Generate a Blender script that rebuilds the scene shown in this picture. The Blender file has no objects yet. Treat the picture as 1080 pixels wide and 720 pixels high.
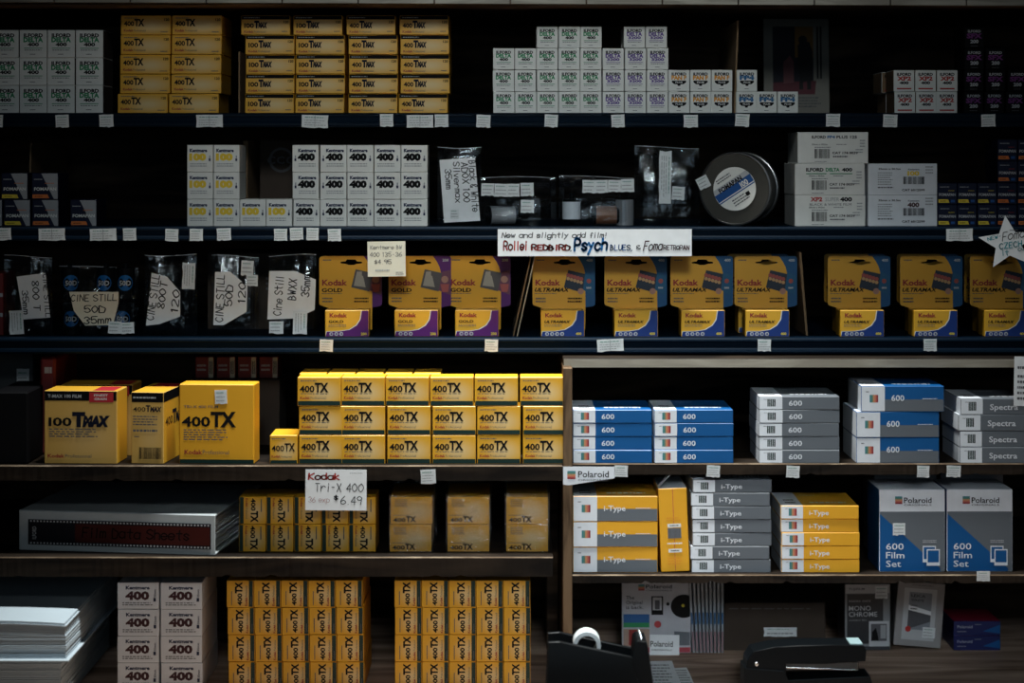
import bpy, bmesh, math, random
from mathutils import Vector, Matrix
R = math.radians
random.seed(7)
SC = bpy.context.scene
COL = SC.collection

# ---------------------------------------------------------------- camera, world, lights, exposure
DIST, FPX, HOR, CAMZ = 2.4, 1920.0, 170.0, 0.70
cd = bpy.data.cameras.new('camera'); cam = bpy.data.objects.new('camera', cd); COL.objects.link(cam)
cam.location = (0, -DIST, CAMZ); cam.rotation_euler = (R(90), 0, 0)
cd.sensor_width = 36; cd.lens = 36 * FPX / 1080; cd.shift_y = -(360 - HOR) / 1080
cd.dof.use_dof = True; cd.dof.focus_distance = DIST; cd.dof.aperture_fstop = 2.4
cd.clip_start = 0.05
SC.camera = cam
w = bpy.data.worlds.new('world'); SC.world = w; w.use_nodes = True
w.node_tree.nodes['Background'].inputs[0].default_value = (0.55, 0.75, 1.0, 1)
w.node_tree.nodes['Background'].inputs[1].default_value = 0.004

def area(name, loc, target, sx, sy, watts, col, spread=180):
    l = bpy.data.lights.new(name, 'AREA'); l.shape = 'RECTANGLE'; l.size = sx; l.size_y = sy
    l.energy = watts; l.color = col; l.spread = R(spread)
    o = bpy.data.objects.new(name, l); COL.objects.link(o); o.location = loc
    o.rotation_euler = (Vector(target) - Vector(loc)).to_track_quat('-Z', 'Y').to_euler()
    return o
area('ceiling_light', (0.0, -0.25, 2.2), (0.02, -0.06, 0.40), 0.7, 0.22, 10.6, (0.96, 1.0, 0.97), 50)
area('room_ceiling_light', (0.0, -2.7, 1.95), (0.0, 0, 0.63), 0.6, 0.4, 0.74, (0.88, 0.97, 0.98), 26)
area('counter_fill_light', (0.38, -3.2, 1.45), (0.36, 0, 0.0), 0.5, 0.4, 0.42, (0.80, 0.92, 1.0), 18)  # unseen fill added to brighten the counter and the boxes on it
area('front_fill_light', (0.1, -3.6, 1.0), (0.05, 0, 0.38), 1.6, 0.9, 0.42, (0.66, 0.86, 1.0), 50)  # unseen weak fill added low in front to brighten beneath the shelves
vs = SC.view_settings
SC.display_settings.display_device = 'sRGB'
vs.view_transform = 'Standard'; vs.look = 'None'; vs.exposure = 0.0; vs.gamma = 1.0; vs.use_curve_mapping = False

# ---------------------------------------------------------------- picture measure to metres
BASE = 0.0          # how far the unit being built stands behind (+) or proud of (-) the navy shelf front
def X(px, d=0.0): return (px - 540) * (DIST + d + BASE) / FPX
def Zp(py, d=0.0): return CAMZ - (py - HOR) * (DIST + d + BASE) / FPX
def S(p, d=0.012): return p * (DIST + d + BASE) / FPX
PROUD = -0.07       # the wooden units and the counter stand 7 cm proud of the navy shelving
_seen = set()
def begin_lower():
    global BASE, _seen
    BASE = PROUD; _seen = set(o.name for o in bpy.data.objects)
def end_lower():
    global BASE
    BASE = 0.0
    for o in bpy.data.objects:
        if o.name not in _seen and o.parent is None and o.type in ('MESH', 'EMPTY'): o.location.y += PROUD
Z1, Z2, Z3 = .7638, .6138, .4675
BASE = PROUD
Z4L, Z4R, Z5L, Z5R, ZC = Zp(490.8), Zp(490), Zp(585.2), Zp(606), Zp(727, .013)
BASE = 0.0
D0 = 0.012

# ---------------------------------------------------------------- materials
MATS = {}
def nodes(name):
    m = bpy.data.materials.new(name); m.use_nodes = True
    nt = m.node_tree; return m, nt, nt.nodes['Principled BSDF']
def mat(name, rgb, rough=.55, var=.12, scale=60, metal=0, spec=.4, coat=0):
    """paper, card, paint: base colour with a faint noise of fibre and wear"""
    if name in MATS: return MATS[name]
    m, nt, b = nodes(name)
    b.inputs['Roughness'].default_value = rough; b.inputs['Metallic'].default_value = metal
    b.inputs['Specular IOR Level'].default_value = spec; b.inputs['Coat Weight'].default_value = coat
    if var:
        tc = nt.nodes.new('ShaderNodeTexCoord'); n = nt.nodes.new('ShaderNodeTexNoise')
        n.inputs['Scale'].default_value = scale; n.inputs['Detail'].default_value = 3
        mx = nt.nodes.new('ShaderNodeMix'); mx.data_type = 'RGBA'
        mx.inputs['A'].default_value = (*[c * (1 - var) for c in rgb], 1)
        mx.inputs['B'].default_value = (*[min(1, c * (1 + var)) for c in rgb], 1)
        nt.links.new(tc.outputs['Object'], n.inputs['Vector'])
        nt.links.new(n.outputs['Fac'], mx.inputs['Factor'])
        nt.links.new(mx.outputs['Result'], b.inputs['Base Color'])
    else:
        b.inputs['Base Color'].default_value = (*rgb, 1)
    MATS[name] = m; return m
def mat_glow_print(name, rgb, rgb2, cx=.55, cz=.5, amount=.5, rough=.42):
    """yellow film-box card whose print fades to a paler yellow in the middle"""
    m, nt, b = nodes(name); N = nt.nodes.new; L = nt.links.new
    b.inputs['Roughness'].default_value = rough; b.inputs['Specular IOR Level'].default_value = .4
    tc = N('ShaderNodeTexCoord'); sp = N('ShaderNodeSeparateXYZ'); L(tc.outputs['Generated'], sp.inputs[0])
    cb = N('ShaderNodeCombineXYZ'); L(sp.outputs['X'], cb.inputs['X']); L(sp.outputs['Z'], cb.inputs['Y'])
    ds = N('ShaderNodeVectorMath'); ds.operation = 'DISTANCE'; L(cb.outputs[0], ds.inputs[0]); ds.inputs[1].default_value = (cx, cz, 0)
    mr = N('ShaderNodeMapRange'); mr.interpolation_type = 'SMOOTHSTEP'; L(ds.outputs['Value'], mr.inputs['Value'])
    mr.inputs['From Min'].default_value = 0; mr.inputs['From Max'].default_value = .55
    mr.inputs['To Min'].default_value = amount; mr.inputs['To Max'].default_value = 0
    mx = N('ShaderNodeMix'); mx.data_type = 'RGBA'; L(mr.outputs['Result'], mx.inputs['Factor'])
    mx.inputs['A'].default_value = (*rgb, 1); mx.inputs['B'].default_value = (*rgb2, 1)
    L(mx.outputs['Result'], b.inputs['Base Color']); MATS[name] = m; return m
def mat_wood(name, dark, light, sc=(2, 30, 30), rough=.5, lo=.42, hi=.62, bump=.1):
    m, nt, b = nodes(name); N = nt.nodes.new; L = nt.links.new
    tc = N('ShaderNodeTexCoord'); mp = N('ShaderNodeMapping'); mp.inputs['Scale'].default_value = sc
    L(tc.outputs['Object'], mp.inputs['Vector'])
    n = N('ShaderNodeTexNoise'); n.inputs['Scale'].default_value = 1.0; n.inputs['Detail'].default_value = 6
    n.inputs['Distortion'].default_value = 1.2; L(mp.outputs[0], n.inputs['Vector'])
    r = N('ShaderNodeValToRGB'); r.color_ramp.elements[0].position = lo; r.color_ramp.elements[1].position = hi
    r.color_ramp.elements[0].color = (*dark, 1); r.color_ramp.elements[1].color = (*light, 1)
    L(n.outputs['Fac'], r.inputs['Fac']); L(r.outputs['Color'], b.inputs['Base Color'])
    bp = N('ShaderNodeBump'); bp.inputs['Strength'].default_value = bump; bp.inputs['Distance'].default_value = .002
    L(n.outputs['Fac'], bp.inputs['Height']); L(bp.outputs[0], b.inputs['Normal'])
    b.inputs['Specular IOR Level'].default_value = .12; b.inputs['Roughness'].default_value = rough; MATS[name] = m; return m
def mat_chipped(name, base, chip, rough=.32, thresh=.70, spec=.05):
    """gloss paint with small worn chips"""
    m, nt, b = nodes(name); N = nt.nodes.new; L = nt.links.new
    tc = N('ShaderNodeTexCoord'); mp = N('ShaderNodeMapping'); mp.inputs['Scale'].default_value = (18, 40, 60)
    L(tc.outputs['Object'], mp.inputs['Vector'])
    n = N('ShaderNodeTexNoise'); n.inputs['Scale'].default_value = 1.3; n.inputs['Detail'].default_value = 8; n.inputs['Roughness'].default_value = .65
    L(mp.outputs[0], n.inputs['Vector'])
    r = N('ShaderNodeValToRGB'); r.color_ramp.elements[0].position = thresh; r.color_ramp.elements[1].position = thresh + .03
    r.color_ramp.elements[0].color = (*base, 1); r.color_ramp.elements[1].color = (*chip, 1)
    L(n.outputs['Fac'], r.inputs['Fac']); L(r.outputs['Color'], b.inputs['Base Color'])
    b.inputs['Roughness'].default_value = rough; b.inputs['Specular IOR Level'].default_value = spec; MATS[name] = m; return m
def mat_plastic(name, haze=.05, tint=(.93, .95, .96), rough=.12, bump=.5):
    """clear bag film: see-through with crinkled glints"""
    m, nt, b = nodes(name); N = nt.nodes.new; L = nt.links.new
    out = nt.nodes['Material Output']; nt.nodes.remove(b)
    t = N('ShaderNodeBsdfTransparent'); t.inputs[0].default_value = (*tint, 1)
    g = N('ShaderNodeBsdfGlossy'); g.inputs['Roughness'].default_value = rough; g.inputs['Color'].default_value = (.9, .95, 1, 1)
    tc = N('ShaderNodeTexCoord'); n = N('ShaderNodeTexNoise'); n.inputs['Scale'].default_value = 55; n.inputs['Detail'].default_value = 4
    n.inputs['Distortion'].default_value = 1.5
    L(tc.outputs['Object'], n.inputs['Vector'])
    bp = N('ShaderNodeBump'); bp.inputs['Strength'].default_value = bump; bp.inputs['Distance'].default_value = .003
    L(n.outputs['Fac'], bp.inputs['Height']); L(bp.outputs[0], g.inputs['Normal'])
    lw = N('ShaderNodeLayerWeight'); lw.inputs['Blend'].default_value = .25
    ma = N('ShaderNodeMath'); ma.operation = 'MULTIPLY_ADD'; L(lw.outputs['Facing'], ma.inputs[0]); ma.inputs[1].default_value = .35; ma.inputs[2].default_value = haze
    mx = N('ShaderNodeMixShader'); L(ma.outputs[0], mx.inputs[0]); L(t.outputs[0], mx.inputs[1]); L(g.outputs[0], mx.inputs[2])
    L(mx.outputs[0], out.inputs['Surface']); MATS[name] = m; return m

WHITE = mat('white_card', (.74, .74, .71)); WHITE2 = mat('cool_white_card', (.70, .73, .78))
PAPER = mat('white_paper', (.78, .80, .82), .8); CREAM = mat('cream_paper', (.72, .68, .55), .8)
STICK = mat('sticker_paper', (.66, .69, .70), .7, .18, 120)
CARD = mat('brown_cardboard', (.22, .14, .075), .85, .15, 40); DCARD = mat('dark_cardboard', (.045, .032, .024), .9, .2, 30)
BLACK = mat('black_card', (.005, .005, .006), .6, .12, 60, 0, .06); NEARB = mat('ink_black', (.004, .004, .005), .7, 0, 60, 0, .15)
INKG = mat('ink_grey', (.09, .09, .10), .7, 0); INKL = mat('ink_light_grey', (.30, .31, .32), .7, 0)
RED = mat('ink_red', (.42, .02, .015), .6, 0); DRED = mat('ink_dark_red', (.30, .025, .02), .6, 0)
GREEN = mat('ink_green', (.02, .24, .09), .6, 0); DGREEN = mat('dark_green_print', (.002, .022, .016), .5, 0)
PURPLE = mat('ink_purple', (.10, .045, .26), .6, 0); VIOLET = mat('ink_violet', (.15, .022, .17), .6, 0)
ORANGE = mat('ink_orange', (.72, .29, .02), .6, 0); BLUE = mat('ink_blue', (.01, .12, .30), .6, 0)
TEAL = mat('ink_teal', (.01, .27, .32), .6, 0); INKBLUE = mat('ink_marker_blue', (.006, .07, .26), .6, 0)
TNAVY = mat('ink_blue_black', (.004, .006, .018), .7, 0, 60, 0, .15)
NAVY = mat('ink_navy', (.005, .014, .055), .6, 0); YNUM = mat('ink_yellow', (.80, .55, .03), .6, 0)
MAROON = mat('ink_maroon', (.045, .007, .013), .6, 0)
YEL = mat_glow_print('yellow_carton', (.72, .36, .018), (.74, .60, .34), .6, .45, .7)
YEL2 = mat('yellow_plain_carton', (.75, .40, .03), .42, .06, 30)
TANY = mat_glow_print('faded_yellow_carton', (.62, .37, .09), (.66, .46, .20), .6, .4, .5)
AMB = mat('amber_card', (.70, .35, .03), .42, .05, 20); AMB2 = mat('orange_yellow_card', (.76, .37, .02), .4, .05, 20)
PBLUE = mat('packet_blue_print', (.002, .085, .27), .4, .05, 20); UBLUE = mat('deep_blue_print', (.008, .035, .19), .4, .05, 20)
MBLUE = mat('card_blue_print', (.01, .08, .20), .4, .05, 20)
PGREY = mat('packet_grey_print', (.12, .135, .155), .45, .05, 20); LGREY = mat('light_grey_print', (.45, .46, .48), .5, .05)
GPURP = mat('purple_print', (.10, .012, .14), .4, .05, 20)
STR = [mat('stripe_' + n, c, .5, 0) for n, c in (('teal', (.04, .20, .23)), ('green', (.10, .21, .15)), ('orange', (.52, .24, .11)), ('salmon', (.50, .13, .09)), ('red', (.24, .02, .025)))]
FNAVY = mat('navy_card', (.004, .007, .028), .4, .1, 60, 0, .25); FSILV = mat('silver_print', (.33, .34, .36), .4, .1)
FYEL = mat('yellow_band', (.72, .55, .04), .5, 0); FORG = mat('orange_band', (.62, .16, .03), .5, 0)
STEEL = mat('brushed_tin', (.085, .08, .07), .45, .15, 80, .6); TINSIDE = mat('bright_tin', (.17, .17, .17), .3, .1, 80, .9)
NAVYP = mat_chipped('navy_shelf_paint', (.0015, .007, .016), (.07, .085, .10), .5, .735)
WOODB = mat_wood('dark_back_wood', (.010, .006, .004), (.10, .062, .038), (3, 10, 26), .6, .40, .66)
WOODS = mat_wood('dark_shelf_wood', (.006, .004, .003), (.030, .020, .013), (5, 20, 40), .6, .38, .72)
WOODC = mat_wood('counter_wood', (.16, .095, .06), (.55, .40, .31), (3, 22, 22), .5, .36, .66, .2)
WOODP = mat_wood('pale_edge_wood', (.26, .235, .19), (.36, .33, .27), (8, 40, 60), .7)
FASC = mat_wood('fascia_wood', (.075, .07, .06), (.12, .115, .10), (8, 40, 60), .8)
POST = mat_wood('post_wood', (.06, .036, .02), (.15, .095, .055), (60, 60, 8), .7)
WORN = mat_wood('worn_edge_wood', (.09, .06, .038), (.26, .20, .14), (14, 40, 60), .7, .45, .75)
BPLA = mat('black_plastic', (.003, .004, .005), .4, .05, 30, 0, .1); BMET = mat('black_metal', (.003, .004, .005), .4, .05, 30, 0, .08)
CHROME = mat('chrome', (.55, .57, .58), .2, .05, 30, 1)
POLY = mat_plastic('clear_bag_film'); WRAP = mat_plastic('shrink_wrap_film', .10, (.96, .96, .96), .12, 2.5)
TAPE = mat('white_tape_roll', (.62, .66, .68), .4)

# ---------------------------------------------------------------- mesh helpers
class Fr:
    def __init__(s, o, u=(1, 0, 0), v=(0, 0, 1), n=(0, -1, 0)):
        s.o, s.u, s.v, s.n = Vector(o), Vector(u), Vector(v), Vector(n)
    def p(s, a, b, c=0): return s.o + s.u * a + s.v * b + s.n * c
class MB:
    def __init__(s): s.v, s.f, s.m, s.mats, s.sm = [], [], [], [], []
    def mi(s, m):
        if m not in s.mats: s.mats.append(m)
        return s.mats.index(m)
    def add(s, vs, fs, m, smooth=False):
        b = len(s.v); s.v += [tuple(x) for x in vs]; k = s.mi(m)
        for f in fs: s.f.append([b + i for i in f]); s.m.append(k); s.sm.append(smooth)
    def quad(s, pts, m): s.add(pts, [list(range(len(pts)))], m)
    def cbox(s, x0, x1, y0, y1, z0, z1, m, bev=.0006, faces=None):
        lo, hi = (x0, y0, z0), (x1, y1, z1)
        bev = min(bev, *(abs(hi[i] - lo[i]) * .45 for i in range(3)))
        vs, idx = [], {}
        for c in range(8):
            sg = [(c >> i) & 1 for i in range(3)]
            for a in range(3):
                p = []
                for i in range(3):
                    e = hi[i] if sg[i] else lo[i]
                    if i != a: e += -bev if sg[i] else bev
                    p.append(e)
                idx[(tuple(sg), a)] = len(vs); vs.append(p)
        cen = Vector([(lo[i] + hi[i]) / 2 for i in range(3)])
        def emit(ids, mm):
            P = [Vector(vs[i]) for i in ids]
            n = (P[1] - P[0]).cross(P[2] - P[0])
            c = sum(P, Vector()) / len(P)
            if n.dot(c - cen) < 0: ids = ids[::-1]
            s.add([vs[i] for i in ids], [list(range(len(ids)))], mm)
        for a in range(3):
            o = [i for i in range(3) if i != a]
            for sg in (0, 1):
                ids = []
                for (p, q) in ((0, 0), (1, 0), (1, 1), (0, 1)):
                    t = [0, 0, 0]; t[a] = sg; t[o[0]] = p; t[o[1]] = q
                    ids.append(idx[(tuple(t), a)])
                emit(ids, (faces or {}).get('xyz'[a] + '-+'[sg], m))
        for a in range(3):
            o = [i for i in range(3) if i != a]
            for p in (0, 1):
                for q in (0, 1):
                    ids = []
                    t = [0, 0, 0]; t[o[0]] = p; t[o[1]] = q
                    t[a] = 0; A = tuple(t); t[a] = 1; B = tuple(t)
                    emit([idx[(A, o[0])], idx[(B, o[0])], idx[(B, o[1])], idx[(A, o[1])]], m)
        for c in range(8):
            sg = tuple((c >> i) & 1 for i in range(3))
            emit([idx[(sg, a)] for a in range(3)], m)
    def prism(s, pts, fr, t0, t1, m, side=None):
        """a flat outline with real thickness: t1 is the face towards fr.n"""
        n = len(pts)
        s.add([fr.p(a, b, t1) for a, b in pts], [list(range(n))], m)
        s.add([fr.p(a, b, t0) for a, b in pts], [list(range(n))[::-1]], m)
        for i in range(n):
            j = (i + 1) % n
            s.quad([fr.p(*pts[i], t0), fr.p(*pts[j], t0), fr.p(*pts[j], t1), fr.p(*pts[i], t1)], side or m)
    def lathe(s, prof, fr, m, seg=40, smooth=True):
        """profile of (radius, height along fr.n), turned about fr.o"""
        ring = []
        for r, h in prof:
            ring.append([fr.p(r * math.cos(2 * math.pi * k / seg), r * math.sin(2 * math.pi * k / seg), h) for k in range(seg)])
        for i in range(len(prof) - 1):
            mm = m[i] if isinstance(m, list) else m
            for k in range(seg):
                k2 = (k + 1) % seg
                a, b, c, d = ring[i][k], ring[i][k2], ring[i + 1][k2], ring[i + 1][k]
                if prof[i][0] < 1e-7: s.add([a, c, d], [[0, 1, 2]], mm, smooth)
                elif prof[i + 1][0] < 1e-7: s.add([a, b, c], [[0, 1, 2]], mm, smooth)
                else: s.add([a, b, c, d], [[0, 1, 2, 3]], mm, smooth)
    def tube(s, pts, r, m, seg=8):
        pts = [Vector(p) for p in pts]; rings = []
        for i, p in enumerate(pts):
            t = (pts[min(i + 1, len(pts) - 1)] - pts[max(i - 1, 0)]).normalized()
            u = t.orthogonal().normalized(); v = t.cross(u)
            rings.append([p + (u * math.cos(2 * math.pi * k / seg) + v * math.sin(2 * math.pi * k / seg)) * r for k in range(seg)])
        for i in range(len(pts) - 1):
            for k in range(seg):
                k2 = (k + 1) % seg
                s.add([rings[i][k], rings[i][k2], rings[i + 1][k2], rings[i + 1][k]], [[0, 1, 2, 3]], m, True)
        s.add(rings[0], [list(range(seg))[::-1]], m); s.add(rings[-1], [list(range(seg))], m)
    def build(s, name, parent=None, loc=None, rz=0):
        me = bpy.data.meshes.new(name); me.from_pydata(s.v, [], s.f)
        for m in s.mats: me.materials.append(m)
        me.polygons.foreach_set('material_index', s.m); me.polygons.foreach_set('use_smooth', s.sm); me.update()
        o = bpy.data.objects.new(name, me); COL.objects.link(o)
        if parent: o.parent = parent
        if loc: o.location = loc
        o.rotation_euler = (0, 0, rz)
        return o
def fill2d(loops):
    """triangles of an outline with holes"""
    bm = bmesh.new()
    for lp in loops:
        vv = [bm.verts.new((a, b, 0)) for a, b in lp]
        for i in range(len(vv)): bm.edges.new((vv[i], vv[(i + 1) % len(vv)]))
    bmesh.ops.triangle_fill(bm, use_beauty=True, use_dissolve=False, edges=bm.edges[:])
    bm.verts.index_update()
    V = [(v.co.x, v.co.y) for v in bm.verts]; F = []
    for f in bm.faces:
        ids = [v.index for v in f.verts]
        a, b, c = [V[i] for i in ids[:3]]
        if (b[0] - a[0]) * (c[1] - a[1]) - (b[1] - a[1]) * (c[0] - a[0]) < 0: ids = ids[::-1]
        F.append(ids)
    bm.free(); return V, F

# ---------------------------------------------------------------- lettering
_tc = {}
def glyphs(s, bold=0.0, shear=0.0):
    """flat letter shapes, capital height 1, starting at x = 0: (verts, faces, width)"""
    k = (s, bold, shear)
    if k in _tc: return _tc[k]
    c = bpy.data.curves.new('lettering', 'FONT'); c.body = s; c.size = 1; c.resolution_u = 2; c.offset = bold; c.shear = shear
    o = bpy.data.objects.new('lettering', c); COL.objects.link(o)
    dg = bpy.context.evaluated_depsgraph_get(); dg.update()
    me = bpy.data.meshes.new_from_object(o.evaluated_get(dg))
    V = [(v.co.x, v.co.y) for v in me.vertices]; F = [list(p.vertices) for p in me.polygons]
    bpy.data.objects.remove(o); bpy.data.curves.remove(c); bpy.data.meshes.remove(me)
    cap = .729
    if V:
        x0 = min(a for a, _ in V); x1 = max(a for a, _ in V)
        V = [((a - x0) / cap, b / cap) for a, b in V]; wd = (x1 - x0) / cap
    else: wd = 0
    out = []
    for f in F:
        a, b, cc = V[f[0]], V[f[1]], V[f[2]]
        out.append(f if (b[0] - a[0]) * (cc[1] - a[1]) - (b[1] - a[1]) * (cc[0] - a[0]) > 0 else f[::-1])
    _tc[k] = (V, out, wd); return _tc[k]
PEN = {'A': "02 28 42,14 34", 'B': "02 08 27 36 25 05,25 44 33 22 02", 'C': "47 28 06 04 22 43", 'D': "02 08 27 46 44 32 02", 'E': "48 08 02 42,05 35",
 'F': "48 08 02,05 35", 'H': "02 08,42 48,05 45", 'I': "22 28", 'K': "02 08,48 05 42", 'L': "08 02 42", 'M': "02 08 25 48 42", 'N': "02 08 42 48",
 'O': "28 06 04 22 44 46 28", 'P': "02 08 38 47 46 35 05", 'R': "02 08 38 47 46 35 05,25 42", 'S': "47 28 07 06 25 44 43 22 03", 'T': "08 48,28 22",
 'U': "08 04 22 44 48", 'V': "08 22 48", 'W': "08 12 26 32 48", 'X': "08 42,48 02", 'Y': "08 25 48,25 22", 'Z': "08 48 02 42",
 'a': "45 26 05 03 22 43,46 42", 'b': "08 02,05 26 45 43 22 03", 'c': "45 26 05 03 22 43", 'd': "48 42,45 26 05 03 22 43", 'e': "04 44 45 26 05 03 22 43",
 'f': "47 38 27 22,15 35", 'g': "45 26 05 03 22 43,46 41 20 01", 'h': "08 02,05 26 45 42", 'i': "26 22,28 27", 'k': "08 02,36 04 42", 'l': "28 22",
 'm': "06 02,05 16 25 22,25 36 45 42", 'n': "06 02,05 26 45 42", 'o': "26 05 03 22 43 45 26", 'p': "06 00,05 26 45 43 22 03", 'r': "06 02,04 26 45",
 's': "45 26 05 24 43 22 03", 't': "28 23 32,06 46", 'u': "06 03 22 43 46,46 42", 'v': "06 22 46", 'w': "06 12 25 32 46", 'x': "06 42,46 02", 'y': "06 24,46 00",
 '0': "28 06 04 22 44 46 28", '1': "17 28 22", '2': "07 28 46 02 42", '3': "07 28 46 25 43 22 03", '4': "32 38 04 44", '5': "48 08 05 26 44 43 22 03",
 '6': "38 05 03 22 43 44 25 04", '7': "08 48 12", '8': "25 07 28 47 25 03 22 43 25", '9': "46 25 06 07 28 47 46 32", '$': "46 27 06 25 44 23 04,28 22",
 '.': "22 22", ',': "22 11", '-': "15 35", '!': "28 24,22 22", '&': "42 06 28 37 04 22 44", '/': "48 02"}
SHARP = set("AEFHIKLMNTVWXYZkvwxyzt147-/.,!")
def _curve(pts):
    out = []
    for i in range(len(pts) - 1):
        p0, p1, p2, p3 = pts[max(i - 1, 0)], pts[i], pts[i + 1], pts[min(i + 2, len(pts) - 1)]
        for t in (0, .34, .67):
            out.append(tuple(.5 * (2 * b + (c - a) * t + (2 * a - 5 * b + 4 * c - d) * t * t + (3 * b - a - 3 * c + d) * t ** 3) for a, b, c, d in zip(p0, p1, p2, p3)))
    return out + [pts[-1]]
def pen(s, wt=.10, seed=1, slant=.06):
    """hand lettering, capital height 1: (verts, faces, width)"""
    rnd = random.Random(seed + len(s) * 7); V, F, x = [], [], 0.0
    for ch in s:
        if ch == ' ': x += .5; continue
        g = PEN[ch]; narrow = ch in "il.,!I1"
        wd = .30 if narrow else .55 * rnd.uniform(.92, 1.08)
        dy = rnd.uniform(-.04, .04); rot = rnd.uniform(-.05, .05)
        for st in g.split(','):
            P = [(int(q[0]) / 4, (int(q[1]) - 2) / 6) for q in st.split()]
            if ch not in SHARP and len(P) > 2: P = _curve(P)
            Q = []
            for a, b in P:
                a = (a - .5) * (.55 if narrow else wd) + wd / 2
                Q.append((x + a + b * (slant + rot), b + dy + rnd.uniform(-.012, .012)))
            for i, (a, b) in enumerate(Q):
                k = len(V)
                V += [(a + wt / 2 * math.cos(t * math.pi / 3), b + wt / 2 * math.sin(t * math.pi / 3)) for t in range(6)]; F.append([k + t for t in range(6)])
                if i:
                    c, d = Q[i - 1]; dx, dz = a - c, b - d; l = math.hypot(dx, dz)
                    if l > 1e-6:
                        nx, nz = -dz / l * wt / 2, dx / l * wt / 2; k = len(V)
                        V += [(c - nx, d - nz), (a - nx, b - nz), (a + nx, b + nz), (c + nx, d + nz)]; F.append([k, k + 1, k + 2, k + 3])
        x += wd + .20
    return V, F, x - .20
_g0 = glyphs
def glyphs(s, bold=0.0, shear=0.0):
    if s != '100': return _g0(s, bold, shear)
    A, B = _g0('1', bold, shear), _g0('00', bold, shear); dx = A[2] + .08      # closes the wide gap after the figure one
    return A[0] + [(a + dx, b) for a, b in B[0]], A[1] + [[i + len(A[0]) for i in f] for f in B[1]], dx + B[2]
class Art:
    """print on one flat face; u, v run 0..1 over the face, heights are fractions of its height"""
    def __init__(s, mb, fr, w, h, base=.00012): s.mb, s.fr, s.w, s.h, s.k = mb, fr, w, h, base
    def up(s): s.k += .00006
    def rect(s, u0, v0, u1, v1, m):
        s.poly([(u0, v0), (u1, v0), (u1, v1), (u0, v1)], m)
    def poly(s, pts, m):
        e = .0006
        s.mb.quad([s.fr.p(min(max(u * s.w, e), s.w - e), min(max(v * s.h, e), s.h - e), s.k) for u, v in pts], m); s.up()
    def fill(s, loops, m):
        V, F = fill2d([[(u * s.w, v * s.h) for u, v in l] for l in loops])
        s.mb.add([s.fr.p(a, b, s.k) for a, b in V], F, m); s.up()
    def disc(s, u, v, r, m, seg=24, ry=None):
        s.mb.quad([s.fr.p(u * s.w + r * s.h * math.cos(2 * math.pi * k / seg), v * s.h + (ry or r) * s.h * math.sin(2 * math.pi * k / seg), s.k) for k in range(seg)], m); s.up()
    def ring(s, u, v, r, r2, m, seg=24):
        P = [[s.fr.p(u * s.w + q * s.h * math.cos(2 * math.pi * k / seg), v * s.h + q * s.h * math.sin(2 * math.pi * k / seg), s.k) for k in range(seg)] for q in (r, r2)]
        for k in range(seg):
            j = (k + 1) % seg; s.mb.quad([P[1][k], P[0][k], P[0][j], P[1][j]][::-1], m)
        s.up()
    def _put(s, G, u, v, hm, m, wm, rot, align):
        V, F, wd = G
        sx = hm if wm is None else wm / max(wd, 1e-6)
        off = {'l': 0, 'c': -wd * sx / 2, 'r': -wd * sx}[align]
        c, sn = math.cos(R(rot)), math.sin(R(rot)); out = []
        for a, b in V:
            a, b = a * sx + off, b * hm
            out.append(s.fr.p(u * s.w + a * c - b * sn, v * s.h + a * sn + b * c, s.k))
        s.mb.add(out, F, m); s.up()
    def text(s, t, u, v, h, m, w=None, bold=.0, rot=0, align='l', shear=0):
        """h: capital height / face height; w: width / face width (fits the word to it)"""
        s._put(glyphs(t, bold, shear), u, v, h * (s.h if abs(rot) % 180 < 45 else s.w), m, None if w is None else w * (s.w if abs(rot) % 180 < 45 else s.h), rot, align)
    def hand(s, t, u, v, h, m, w=None, wt=.11, rot=0, align='l', seed=1, slant=.06):
        s._put(pen(t, wt, seed, slant), u, v, h * (s.h if abs(rot) % 180 < 45 else s.w), m, None if w is None else w * (s.w if abs(rot) % 180 < 45 else s.h), rot, align)
    def lines(s, u0, v0, u1, v1, n, m, seed=3, fill=.45):
        """rows of print too small to read"""
        rnd = random.Random(seed); st = (v1 - v0) / n
        for i in range(n):
            u = u0; v = v1 - (i + 1) * st + st * .25; end = u1 - rnd.uniform(0, .25) * (u1 - u0)
            while u < end:
                l = min(rnd.uniform(.05, .16) * (u1 - u0), end - u)
                s.mb.quad([s.fr.p(a * s.w, b * s.h, s.k) for a, b in ((u, v), (u + l, v), (u + l, v + st * fill), (u, v + st * fill))], m)
                u += l + .03 * (u1 - u0)
        s.up()
    def bars(s, u0, v0, u1, v1, m, n=12, seed=2):
        rnd = random.Random(seed); st = (u1 - u0) / n
        for i in range(n):
            a = u0 + i * st; b = a + st * rnd.uniform(.3, .75)
            s.mb.quad([s.fr.p(p * s.w, q * s.h, s.k) for p, q in ((a, v0), (b, v0), (b, v1), (a, v1))], m)
        s.up()

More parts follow.
